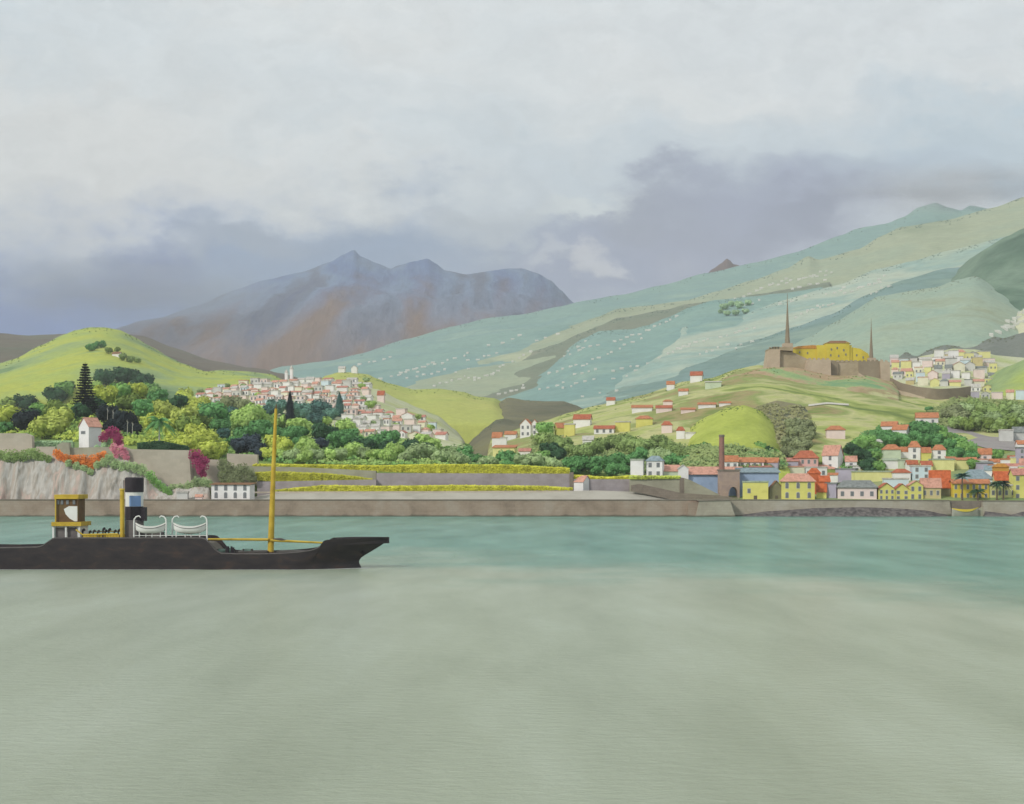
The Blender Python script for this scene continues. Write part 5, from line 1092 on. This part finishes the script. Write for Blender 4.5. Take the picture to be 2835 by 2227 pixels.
for u, v in [(2302, 968), (2318, 964), (2336, 970), (2300, 984), (2322, 986), (2342, 982), (2214, 976), (2236, 978), (2372, 984), (2390, 990)]:
    D_ = FD + (20.8 if 2288 < u < 2352 else 22.8 if u > 2352 else 23.8); bpart('window', M_GLASS, pbox(u - 1.8, u + 1.8, v - 3, v + 3, D_, .3))
# spires
def spire(u, vt, vb, w, D, label):
    k = m_per_px(D); b = P(u, vb, D); H = (vb - vt) * k; s = empty('spire', b); tag(s, label, 'spire')
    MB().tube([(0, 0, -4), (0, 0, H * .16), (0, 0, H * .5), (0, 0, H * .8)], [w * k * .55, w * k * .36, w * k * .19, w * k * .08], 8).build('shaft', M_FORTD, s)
    MB().tube([(0, 0, H * .8), (0, 0, H)], [w * k * .07, .1], 6).build('tip', M_FORTD, s)
    MB().box(-w * k * .75, w * k * .75, -w * k * .75, w * k * .75, -6, 1.6).build('plinth', M_FORTP, s)
spire(2180, 812, 958, 17, FD + 14, 'taller pointed spire at the left end of the fort')
spire(2412, 882, 998, 14, FD + 22, 'shorter pointed spire at the right end of the fort')
# curving outer wall
def curved():
    tp = [(2464, 1046), (2500, 1062), (2545, 1072), (2600, 1077), (2650, 1075), (2688, 1070)]; mb = MB()
    n = 40; vs = []
    for i in range(n + 1):
        u = 2464 + 224 * i / n; D = FD + 2 - 30 * math.sin(math.pi * i / n) ; v = interp(tp, u); a = P(u, v, D); b = P(u, v + 22, D)
        vs += [(b.x, D - .8, b.z - 3), (a.x, D, a.z), (a.x, D + 2.2, a.z), (b.x, D + 2.5, b.z - 3)]
    fs = [(4 * i + j, 4 * (i + 1) + j, 4 * (i + 1) + (j + 1) % 4, 4 * i + (j + 1) % 4) for i in range(n) for j in range(4)] + [(0, 1, 2, 3), (4 * n + 3, 4 * n + 2, 4 * n + 1, 4 * n)]
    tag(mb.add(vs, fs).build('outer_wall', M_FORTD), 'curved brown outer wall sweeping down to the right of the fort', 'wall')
    mb = MB(); vs = []
    for i in range(n + 1):
        u = 2376 + 184 * i / n; D = FD - 10 - 22 * (i / n); v = interp([(2376, 1032), (2400, 1046), (2440, 1062), (2500, 1084), (2560, 1100)], u); a = P(u, v, D); b = P(u, v + 10, D)
        vs += [(b.x, D - .6, b.z - 4), (a.x, D, a.z), (a.x, D + 1.6, a.z), (b.x, D + 1.8, b.z - 4)]
    tag(mb.add(vs, fs).build('outer_wall', M_FORTP), 'pale lower wall running diagonally down below the fort', 'wall')
curved()
def ribbon(name, pts, wpx, keys, m, label=None, kind='structure'):
    vs = []; n = 60; u0, u1 = pts[0][0], pts[-1][0]
    for i in range(n + 1):
        u = u0 + (u1 - u0) * i / n; v = interp(pts, u)
        a = hit(u, v - wpx / 2, keys); b = hit(u, v + wpx / 2, keys)
        if a is None or b is None: continue
        up = Vector((0, 0, .35)); vs += [tuple(a + up), tuple(b + up)]
    fs = [(2 * i, 2 * i + 1, 2 * i + 3, 2 * i + 2) for i in range(len(vs) // 2 - 1)]
    me = bpy.data.meshes.new(name); me.from_pydata(vs, [], fs); o = obj_from(name, me, m); tag(o, label, None, None, kind); return o
ribbon('path', [(2238, 1124), (2290, 1118), (2350, 1122)], 5, ['C'], mat('pale_track', [(206, 200, 184)], rough=.9))
ribbon('road', [(2610, 1190), (2680, 1212), (2740, 1228), (2850, 1236)], 34, ['F', 'C'], mat('stone_road', [(138, 130, 130), (156, 148, 144), (146, 144, 134)], scale=.08, rough=.95, bump=.2, bscale=.6))
# brick chimney and the arch beside it
ch = empty('chimney', P(1998, 1376, 564)); tag(ch, 'tall tapering brick factory chimney behind the bastion', 'chimney')
kk = m_per_px(564); MB().tube([(0, 0, -2), (0, 0, 72 * kk), (0, 0, 168 * kk)], [9.5 * kk, 8.2 * kk, 7 * kk], 16).build('shaft', stone('chimney_brick', [(122, 92, 84), (148, 106, 92), (112, 92, 90)], (.9, .4), .7, scale=.3, bump=.1), ch)
MB().tube([(0, 0, 165 * kk), (0, 0, 167 * kk), (0, 0, 172 * kk)], [7.2 * kk, 8.2 * kk, 8.0 * kk], 16).build('cap', M_dark, ch)
def arch():
    D = 560; mb = MB(); O = lambda u, v: (P(u, v, D).x, P(u, v, D).z)
    out = [O(1992, 1388), O(1992, 1302), O(2048, 1302), O(2048, 1388)]
    c = (2030, 1372); arc = [O(c[0] + 13 * math.cos(R(q)), c[1] - 24 * math.sin(R(q))) for q in range(0, 181, 20)]
    right = [out[3], out[2], out[1], out[0], O(2017, 1388)] + arc[::-1] + [O(2043, 1388)]
    mb.prism(right, D, D + 5); o = mb.build('gatehouse', stone('gate_stone', [(136, 118, 114), (156, 134, 122), (168, 144, 124)], (1.8, .8), .85, scale=.2, bump=.1)); tag(o, 'square brown gatehouse pierced by one arch, right of the brick chimney', 'gatehouse')
    MB().prism([O(1990, 1304), O(1990, 1300), O(2050, 1300), O(2050, 1304)], D - .3, D + 5.3).build('cornice', M_dark, o)
arch()
# quay palms
palm(2664, 1322, 1386, 30, 'tallest quay palm, grey blue fronds over the bright yellow house', 'blue green', D=549.6, up=.35, seed=2)
palm(2707, 1362, 1388, 27, 'shortest dark quay palm in front of the bright yellow house', 'dark green', D=549.2, seed=3, up=.1)
palm(2760, 1342, 1387, 27, 'dark quay palm left of a twin, right of the bright yellow house', 'dark green', D=549.8, seed=4, up=.15)
palm(2778, 1340, 1387, 25, 'dark quay palm, rightmost of the row', 'blackish', D=550.4, seed=5, up=.15)
# ================================================================ the ship
SY = 224.6            # centre line
BM = 4.6              # half beam
M_HULL = mat('hull_black', [(30, 26, 30), (42, 35, 38), (50, 42, 42), (74, 54, 46)], scale=.35, rough=.55, bump=.03, bscale=2, stretch=(1, 1, 2.5), k=.9, spec=.4)
M_HULLIN = mat('hull_inside', [(70, 66, 64), (92, 86, 80)], scale=.6, rough=.8)
M_DECK = mat('deck_planks', [(96, 90, 82), (122, 114, 100)], scale=.5, rough=.85, stretch=(.3, 4, 1))
M_YEL = mat('mast_yellow', [(166, 136, 22), (196, 164, 32), (206, 178, 52)], scale=.5, rough=.6, k=.9)
M_WHT = paint('ship_white', (222, 222, 216), rough=.6, var=10)
M_BLK = paint('funnel_black', (46, 40, 46), rough=.6, var=8)
M_GRYS = mat('ship_grey', [(96, 90, 90), (122, 116, 112)], scale=.5, rough=.8)
M_WOOD = mat('ship_wood', [(84, 64, 44), (112, 84, 54), (96, 92, 56)], scale=.5, rough=.75)
M_FUNB = paint('funnel_blue', (120, 152, 200), rough=.6, var=8)
def sx(u, D=SY - BM): return (u - CX) / FL * D
def sz(v, D=SY - BM): return CAMZ + (HY - v) / FL * D
ship = empty('cargo_ship', (sx(500), SY, 0)); tag(ship, 'black hulled cargo ship with yellow mast, black and white funnel, lying low in the water', 'ship')
def sp(name, m, mb, parent=None, smooth=False):
    o = mb.build(name, m, parent or ship, smooth)
    o.matrix_parent_inverse = Matrix.Translation(-ship.location) if parent is None else Matrix.Identity(4)
    return o
prof = [(-420, 1478), (-330, 1484), (-230, 1500), (-200, 1512), (0, 1515), (108, 1513), (122, 1510), (138, 1499), (152, 1489), (160, 1488), (560, 1488), (570, 1489), (585, 1503), (600, 1522), (615, 1530), (660, 1532), (735, 1532), (790, 1530), (831, 1527), (865, 1522), (885, 1514), (897, 1497), (903, 1494), (960, 1491), (1071, 1489)]
def linp(pl, x):
    if x <= pl[0][0]: return pl[0][1]
    for (a, b), (c, d) in zip(pl, pl[1:]):
        if x <= c: return b + (d - b) * (x - a) / (c - a)
    return pl[-1][1]
bowp = [(1489, 1072), (1494, 1070), (1509, 1055), (1520, 1037), (1531, 1019), (1540, 1003), (1548, 992), (1556, 987), (1564, 988), (1573, 993), (1578, 994), (1600, 990)]
def hull():
    nu, ns = 170, 14; us0 = -420.0; grid = []
    for i in range(nu + 1):
        t = i / nu; row = []
        for j in range(ns + 1):
            s = j / ns
            # end of this waterline at the bow, found from the stem outline
            ub = 1072.0
            for _ in range(4):
                vt = linp(prof, us0 + (ub - us0) * t); vv = 1606 + (vt - 1606) * s
                ub = linp(bowp, 1606 + (1489 - 1606) * s)
            u = us0 + (ub - us0) * t
            vt = linp(prof, min(u + (1072 - ub) * max(0, (u - 800) / (ub - 800)), 1071)); v = 1606 + (vt - 1606) * s
            x = sx(u, SY - BM * .8)
            fw = max(0, (u - 800) / (ub - 800)); af = max(0, (-300 - u) / 120)
            hb = BM * (1 - min(1, fw) ** (1.7 + .8 * s)) * (1 - .75 * af ** 2.5) * (1 - .10 * (1 - s) ** 2)
            hb = max(hb, .04)
            row.append((x, hb, sz(v, SY - BM * (1 if fw < .3 else .6))))
        grid.append(row)
    mb = MB(); W_ = ns + 1
    for sg in (-1, 1):
        vs = [(x, SY + sg * hb, z) for row in grid for (x, hb, z) in row]
        fs = [(i * W_ + j, (i + 1) * W_ + j, (i + 1) * W_ + j + 1, i * W_ + j + 1) for i in range(nu) for j in range(ns)]
        mb.add(vs, fs)
    # top rim and inner bulwark
    rim = [r[-1] for r in grid]
    for sg in (-1, 1):
        vs = []
        for x, hb, z in rim: vs += [(x, SY + sg * hb, z), (x, SY + sg * max(.02, hb - .22), z), (x, SY + sg * max(.02, hb - .22), z - 1.0)]
        fs = []
        for i in range(nu):
            a = 3 * i; fs += [(a, a + 3, a + 4, a + 1), (a + 1, a + 4, a + 5, a + 2)]
        mb.add(vs, fs)
    x, hb, z = rim[0]; mb.add([(g_[0], SY - g_[1], g_[2]) for g_ in grid[0]] + [(g_[0], SY + g_[1], g_[2]) for g_ in grid[0]], [(j, j + 1, W_ + j + 1, W_ + j) for j in range(ns)])
    me = mb.mesh('hull'); bm = bmesh.new(); bm.from_mesh(me); bmesh.ops.remove_doubles(bm, verts=bm.verts, dist=.012); bmesh.ops.recalc_face_normals(bm, faces=bm.faces); bm.to_mesh(me); bm.free()
    o = obj_from('hull', me, M_HULL, ship); o.matrix_parent_inverse = Matrix.Translation(-ship.location)
    vs = []; 
    for x, hb, z in rim: q = max(.02, hb - .25); vs += [(x, SY - q, z - .95), (x, SY + q, z - .95)]
    sp('deck', M_DECK, MB().add(vs, [(2 * i, 2 * i + 2, 2 * i + 3, 2 * i + 1) for i in range(nu)]))
    # rubbing strake and waterline stripe
    vs = []
    for r in grid[:150]:
        x, hb, z = r[-1]; vs += [(x, SY - hb - .02, z - .05), (x, SY - hb - .10, z - .12), (x, SY - hb - .02, z - .22)]
    sp('rubbing_strake', M_GRYS, MB().add(vs, [(3 * i + j, 3 * i + 3 + j, 3 * i + 4 + j, 3 * i + 1 + j) for i in range(149) for j in range(2)]))
hull()
N0 = SY - BM
def zbox(name, m, u0, u1, v0, v1, D, depth, parent=None):
    return sp(name, m, MB().box(sx(u0, D), sx(u1, D), D, D + depth, sz(v1, D), sz(v0, D)), parent)
deckz = sz(1488) - .95
DC = N0 + 2.0
# aft wheelhouse on white pillars
base = sp('deckhouse', M_WHT, MB().box(sx(150, DC), sx(220, DC), DC + .5, DC + 4.6, deckz, sz(1457, DC)))
for a, b in ((153, 179), (187, 212)): zbox('opening', M_GRYS, a, b, 1461, 1488, DC + .38, .1)
for a in (147, 182, 219):
    zbox('pillar', M_WHT, a - 2.4, a + 2.4, 1456, 1494, DC - .1, .35)
zbox('bridge_beam', M_YEL, 142, 224, 1446, 1457, DC - .35, 5.4)
wh = zbox('wheelhouse', M_WOOD, 154, 213, 1381, 1446, DC + .3, 4.2)
zbox('bridge_roof', M_YEL, 150, 217, 1370, 1382, DC - .1, 5.0)
sp('canvas_screen', M_WHT, MB().prism([(sx(176, DC), sz(1410, DC)), (sx(190, DC), sz(1402, DC)), (sx(213, DC), sz(1402, DC)), (sx(215, DC), sz(1444, DC)), (sx(206, DC), sz(1444, DC)), (sx(192, DC), sz(1436, DC)), (sx(181, DC), sz(1424, DC))], DC + .12, DC + .27))
for u in (154, 216): sp('corner_post', M_WOOD if u > 200 else M_YEL, MB().tube([(sx(u, DC), DC, sz(1446, DC)), (sx(u, DC), DC, sz(1380, DC))], .11, 6))
for u in (157, 168, 183, 201): zbox('window', M_GLASS, u, u + 7, 1385, 1397, DC + .2, .08, None)
# winch gear and rail between wheelhouse and funnel
sp('rail', M_YEL, MB().tube([(sx(218, DC), DC - 1.4, sz(1466, DC)), (sx(236, DC), DC - 1.4, sz(1480, DC)), (sx(333, DC), DC - 1.4, sz(1478, DC))], .13, 6))
sp('rail', M_YEL, MB().tube([(sx(230, DC), DC + 5.0, sz(1472, DC + 6)), (sx(333, DC), DC + 5.0, sz(1470, DC + 6))], .09, 6))
for i in range(12):
    u = 238 + i * 8.2; sp('stanchion', M_YEL, MB().tube([(sx(u, DC), DC - 1.4, deckz), (sx(u, DC), DC - 1.4, sz(1478, DC))], .07, 5))
zbox('hatch_coaming', M_YEL, 232, 330, 1481, 1492, DC + .2, 3.4)
for u, h in ((224, 14), (229, 17), (247, 12), (258, 14), (270, 13), (285, 20), (291, 14), (301, 18), (316, 14), (327, 16)):
    D = DC + (u * 7 % 5) * .5; x = sx(u, D); z0 = sz(1486, D); z1 = sz(1490 - h, D)
    sp('ventilator', M_BLK if u % 2 else MATS['hull_inside'], MB().tube([(x, D, z0 - .6), (x, D, z1), (x + .1, D - .1, z1 + .25), (x + .32, D - .25, z1 + .35)], [.13, .13, .19, .24], 8))
# yellow derrick post
sp('derrick_post', M_YEL, MB().tube([(sx(340, DC), DC - .2, deckz), (sx(339, DC), DC - .2, sz(1356, DC))], [.38, .34], 12))
sp('derrick_cap', M_YEL, MB().tube([(sx(339, DC), DC - .2, sz(1357, DC)), (sx(339, DC), DC - .2, sz(1353, DC))], [.46, .4], 12))
# funnel
fx = sx(372, SY); fr = 24.5 * SY / FL
def ring(v0, v1, k0=1.0, k1=1.0): return MB().tube([(fx, SY, sz(v0, SY)), (fx, SY, sz(v1, SY))], [fr * k0, fr * k1], 28)
fn = sp('funnel', M_GRYS, ring(1496, 1401, 1.0, .97))
sp('cap', M_BLK, ring(1363, 1325, 1.03, 1.05)); sp('white_band', M_WHT, ring(1403, 1362, .985, .985)); sp('black_band', M_BLK, ring(1441, 1402.5, 1.02, 1.0))
sp('funnel_rim', M_BLK, MB().tube([(fx, SY, sz(1325, SY)), (fx, SY, sz(1322, SY))], [fr * 1.05, fr * .9], 28))
# blue square emblem wrapped on the band
vs = []; n_ = 10
for i in range(n_ + 1):
    a = R(252 + 78 * i / n_)
    for v in (1402, 1373): vs.append((fx + math.cos(a) * fr * 1.012, SY + math.sin(a) * fr * 1.012, sz(v, SY)))
sp('emblem', M_FUNB, MB().add(vs, [(2 * i, 2 * i + 2, 2 * i + 3, 2 * i + 1) for i in range(n_)]))
zbox('casing', M_GRYS, 346, 378, 1441, 1496, SY - 2.4, 4.4); zbox('casing', M_BLK, 379, 401, 1405, 1443, SY - .8, 1.4)
sp('steam_pipe', M_GRYS, MB().tube([(fx - fr - .18, SY - .3, sz(1440, SY)), (fx - fr - .18, SY - .3, sz(1330, SY))], .09, 6))
# davits, rails amidships
def davit(u, sgn, D):
    x = sx(u, D); return MB().tube([(x, D, deckz), (x, D, sz(1446, D)), (x + sgn * .05, D, sz(1438, D)), (x + sgn * .35, D, sz(1431, D)), (x + sgn * .8, D, sz(1429, D)), (x + sgn * 1.05, D, sz(1433, D))], [.13, .12, .12, .11, .1, .08], 7)
DB = N0 + .55
for u, s in ((371, 1), (460, -1), (477, 1), (573, -1)): sp('davit', M_WHT, davit(u, s, DB + (1.1 if s > 0 else .2)))
for (a, b) in ((386, 1), (404, 1), (421, 1), (444, 1), (488, 1), (513, 1), (529, 1), (553, 1)):
    sp('boat_chock', M_WHT, MB().tube([(sx(a - 1, DB), DB + .1, deckz), (sx(a, DB), DB + .1, sz(1461, DB)), (sx(a + 3, DB), DB + .6, sz(1459, DB))], .09, 6))
sp('boat_deck_house', M_GRYS, MB().box(sx(400, SY), sx(448, SY), SY - 1.2, SY + 1.8, deckz, sz(1474, SY)))
sp('rail', M_WHT, MB().tube([(sx(370, DB), DB - .35, sz(1483, DB)), (sx(573, DB), DB - .35, sz(1483, DB))], .05, 5))
def lifeboat(u0, u1, label):
    D = DB + .2; L_ = sx(u1, D) - sx(u0, D); x0 = (sx(u0, D) + sx(u1, D)) / 2; zt = sz(1449, D)
    rt = empty('lifeboat', (x0, D, zt - 1.0)); tag(rt, label, 'lifeboat', 'lifeboats on the ship')
    n, m = 24, 8; vs = []
    for i in range(n + 1):
        t = -1 + 2 * i / n; b = .95 * (1 - abs(t) ** 2.6) + .03; sheer = .62 * abs(t) ** 2.2; keel = -.62 + .55 * abs(t) ** 3.5
        for j in range(-m, m + 1):
            s = j / m; a = abs(s); vs.append((t * L_ / 2 * (1 - .04 * (1 - a)), math.copysign(b * (math.sin(a * math.pi / 2)) ** .8, s) if s else 0, keel + (sheer + .35 - keel) * (1 - math.cos(a * math.pi / 2)) ** 1.1))
    w = 2 * m + 1; fs = [(i * w + j, (i + 1) * w + j, (i + 1) * w + j + 1, i * w + j + 1) for i in range(n) for j in range(2 * m)]
    o = MB().add(vs, fs); me = o.mesh(); h = obj_from('hull', me, M_WHT, rt, True); sol = h.modifiers.new('s', 'SOLIDIFY'); sol.thickness = .06
    for h_ in h.data.vertices: pass
    cv = []
    for i in range(n + 1):
        t = -1 + 2 * i / n; b = .92 * (1 - abs(t) ** 2.6) + .02; sheer = .62 * abs(t) ** 2.2 + .37
        for s in (-1, -.5, 0, .5, 1): cv.append((t * L_ / 2, b * s, sheer + .14 * (1 - s * s)))
    obj_from('cover', MB().add(cv, [(i * 5 + j, (i + 1) * 5 + j, (i + 1) * 5 + j + 1, i * 5 + j + 1) for i in range(n) for j in range(4)]).mesh(), paint('boat_canvas', (200, 198, 186), rough=.9, var=8), rt, True)
    MB().tube([(-L_ / 2, 0, .0), (-L_ * .3, 0, -.52), (0, 0, -.66), (L_ * .3, 0, -.52), (L_ / 2, 0, .0)], .06, 6).build('keel', M_GRYS, rt)
    rub = [(t * L_ / 2, -.97 * (1 - abs(t) ** 2.6) - .04, .62 * abs(t) ** 2.2 + .22) for t in [-1 + q / 8 for q in range(17)]]
    MB().tube(rub, .05, 5).build('rubbing_strake', M_GRYS, rt)
lifeboat(375, 458, 'white lifeboat right beside the funnel, the aft one of two'); lifeboat(480, 570, 'white lifeboat further from the funnel, the forward one of two')
# foremast, boom and winches
DM = SY
sp('mast', M_YEL, MB().tube([(sx(749, DM), DM, sz(1540, DM)), (sx(752, DM), DM, sz(1440, DM)), (sx(757, DM), DM, sz(1300, DM)), (sx(764, DM), DM, sz(1132, DM))], [.50, .46, .36, .22], 14))
sp('mast_tip', M_WOOD, MB().tube([(sx(764, DM), DM, sz(1133, DM)), (sx(765, DM), DM, sz(1118, DM))], [.14, .05], 8))
sp('mast_step', M_WOOD, MB().tube([(sx(749, DM), DM, sz(1545, DM)), (sx(749, DM), DM, sz(1528, DM))], [.75, .6], 14))
sp('boom', M_YEL, MB().tube([(sx(574, DM), DM - .6, sz(1493, DM)), (sx(745, DM), DM - .6, sz(1494, DM))], [.16, .22], 8))
sp('boom', M_YEL, MB().tube([(sx(752, DM), DM - .6, sz(1496, DM)), (sx(898, DM), DM - .6, sz(1503, DM))], [.22, .14], 8))
sp('crosstree', M_YEL, MB().tube([(sx(748, DM), DM, sz(1494, DM)), (sx(760, DM), DM, sz(1494, DM))], .3, 8))
sp('furled_sail', MATS['hull_inside'], MB().tube([(sx(758, DM), DM - .6, sz(1493, DM)), (sx(780, DM), DM - .6, sz(1494, DM)), (sx(802, DM), DM - .6, sz(1499, DM))], [.16, .26, .08], 8))
M_WIN = mat('winch_green', [(72, 92, 84), (96, 120, 108)], scale=1, rough=.7)
for u, D in ((615, SY - 1.2), (637, SY + .8), (686, SY - .5)):
    x = sx(u, D); z = sz(1534, D) - .5
    w = sp('winch', M_WIN, MB().tube([(x - .55, D, z + .9), (x + .55, D, z + .9)], .42, 12)); sp('winch_frame', M_HULLIN, MB().box(x - .75, x - .6, D - .5, D + .5, z - .5, z + 1.3).box(x + .6, x + .75, D - .5, D + .5, z - .5, z + 1.3))
for u in (628, 632, 641, 646): sp('bollard', M_BLK, MB().tube([(sx(u, N0 + 2), N0 + 2, sz(1545, N0 + 2)), (sx(u, N0 + 2), N0 + 2, sz(1519 - u % 3 * 3, N0 + 2))], [.14, .17], 8))
zbox('hatch_coaming', M_HULLIN, 655, 738, 1527, 1545, SY - 2.2, 4.4); zbox('hatch_coaming', M_HULLIN, 765, 860, 1527, 1545, SY - 2.2, 4.4)
sp('anchor', M_BLK, MB().tube([(sx(1008, SY - .7), SY - 1.1, sz(1516, SY)), (sx(1006, SY - .7), SY - 1.1, sz(1532, SY))], .08, 6).tube([(sx(1000, SY - .7), SY - 1.1, sz(1528, SY)), (sx(1006, SY - .7), SY - 1.15, sz(1534, SY)), (sx(1012, SY - .7), SY - 1.1, sz(1528, SY))], .1, 6))
for u in (925, 950, 975): sp('bollard', M_BLK, MB().tube([(sx(u, SY - 1), SY - 1, sz(1496, SY)), (sx(u, SY - 1), SY - 1, sz(1488, SY))], [.16, .2], 8))
# thin foam where hull meets water
r_f = random.Random(4); fm = MB()
for i in range(150):
    u = r_f.uniform(-420, 990) if i % 3 else r_f.uniform(880, 1000); x = sx(u, N0); w = r_f.uniform(.6, 2.4); hb = BM * (1 - max(0, (u - 800) / 194) ** 1.7) * .96 if u > 800 else BM * .97; y = SY - hb - .1
    fm.add([(x - w, y + .25, .012), (x - w * .3, y - r_f.uniform(.1, .4), .012), (x + w * .4, y - r_f.uniform(.1, .35), .016), (x + w, y + .25, .012)], [(0, 1, 2, 3)])
tag(fm.build('foam', mat('foam_white', [(214, 220, 214), (232, 236, 232)], scale=2, rough=.9)), kind='stuff')

# small boat in the inlet
def rowboat():
    D = 545.2; k = m_per_px(D); x0 = P(2672, 0, D).x; rt = empty('rowing_boat', (x0, D, .1)); tag(rt, 'small wooden boat with a yellow upper strake moored in the quay inlet', 'boat')
    L_ = 74 * k; n, m = 22, 6; vs = []; z1 = (1441 - 1412) * k
    for i in range(n + 1):
        t = -1 + 2 * i / n; b = 1.15 * (1 - abs(t) ** 2.4) + .03; sh = .9 * max(0, t) ** 2 + .5 * max(0, -t) ** 2
        for j in range(-m, m + 1):
            s = j / m; a = abs(s); vs.append((t * L_ / 2, b * s, -.5 + .4 * abs(t) ** 3 + (z1 * .62 + sh + .5 - .4 * abs(t) ** 3) * a ** 2.2))
    w = 2 * m + 1; h = obj_from('hull', MB().add(vs, [(i * w + j, (i + 1) * w + j, (i + 1) * w + j + 1, i * w + j + 1) for i in range(n) for j in range(2 * m)]).mesh(), paint('boat_hull', (162, 158, 140), rough=.7, var=12), rt, True)
    h.modifiers.new('s', 'SOLIDIFY').thickness = .08
    vs = []
    for i in range(n + 1):
        t = -1 + 2 * i / n; b = 1.2 * (1 - abs(t) ** 2.4) + .06; sh = .9 * max(0, t) ** 2 + .5 * max(0, -t) ** 2; z = z1 * .62 + sh
        vs += [(t * L_ / 2, -b, z - .75 * (1 - t * t) - .08), (t * L_ / 2, -b - .03, z + .12)]
    MB().add(vs, [(2 * i, 2 * i + 2, 2 * i + 3, 2 * i + 1) for i in range(n)]).build('upper_strake', MATS['wall_bright_yellow'], rt)
    for q in (-.4, .05, .45): MB().box(q * L_ / 2 - .15, q * L_ / 2 + .15, -.95, .95, z1 * .5, z1 * .5 + .08).build('thwart', M_WOOD, rt)
rowboat()
name_trees()
# ================================================================ air
hb = MB(); hb.box(-7500, 7500, -500, 9500, -9.0, 1600)
hz = bpy.data.materials.new('haze'); hz.use_nodes = True; nt = hz.node_tree; nt.nodes.remove(nt.nodes['Principled BSDF'])
pv = nt.nodes.new('ShaderNodeVolumePrincipled'); pv.inputs['Density'].default_value = 0.00009; pv.inputs['Color'].default_value = (0.96, 0.975, 1.0, 1); pv.inputs['Anisotropy'].default_value = 0.1
nt.links.new(pv.outputs[0], nt.nodes['Material Output'].inputs['Volume'])
tag(hb.build('haze', hz), kind='stuff')
scene.cycles.volume_max_steps = 16

def mist(u, v, D, ru, rv, rd, dens, col, seed):
    c = P(u, v, D); k = m_per_px(D)
    bm = bmesh.new(); bmesh.ops.create_icosphere(bm, subdivisions=3, radius=1)
    me = bpy.data.meshes.new('mist'); bm.to_mesh(me); bm.free()
    m = bpy.data.materials.new('mist'); m.use_nodes = True; t = m.node_tree; t.nodes.remove(t.nodes['Principled BSDF'])
    pv_ = t.nodes.new('ShaderNodeVolumePrincipled'); pv_.inputs['Color'].default_value = col + (1,)
    tc_ = t.nodes.new('ShaderNodeTexCoord'); ln = t.nodes.new('ShaderNodeVectorMath'); ln.operation = 'LENGTH'; t.links.new(tc_.outputs['Object'], ln.inputs[0])
    a = t.nodes.new('ShaderNodeMapRange'); a.interpolation_type = 'SMOOTHSTEP'; a.inputs['From Min'].default_value = 1.0; a.inputs['From Max'].default_value = .15; t.links.new(ln.outputs['Value'], a.inputs['Value'])
    nz = t.nodes.new('ShaderNodeTexNoise'); nz.inputs['Scale'].default_value = 2.2; nz.inputs['Detail'].default_value = 4
    ad = t.nodes.new('ShaderNodeVectorMath'); ad.operation = 'ADD'; t.links.new(tc_.outputs['Object'], ad.inputs[0]); ad.inputs[1].default_value = (seed, seed * 2, 0); t.links.new(ad.outputs[0], nz.inputs['Vector'])
    b = t.nodes.new('ShaderNodeMapRange'); b.inputs['From Min'].default_value = .35; b.inputs['From Max'].default_value = .65; b.inputs['To Max'].default_value = 2 * dens; t.links.new(nz.outputs['Fac'], b.inputs['Value'])
    mu = t.nodes.new('ShaderNodeMath'); mu.operation = 'MULTIPLY'; t.links.new(a.outputs[0], mu.inputs[0]); t.links.new(b.outputs[0], mu.inputs[1]); t.links.new(mu.outputs[0], pv_.inputs['Density'])
    t.links.new(pv_.outputs[0], t.nodes['Material Output'].inputs['Volume'])
    o = obj_from('mist', me, m); o.location = c; o.scale = (ru * k, rd, rv * k); tag(o, kind='stuff')
mist(330, 800, 5400, 520, 130, 500, .0022, (.78, .86, .98), 1)
mist(2640, 520, 4300, 420, 70, 300, .004, (.92, .95, 1.0), 2)
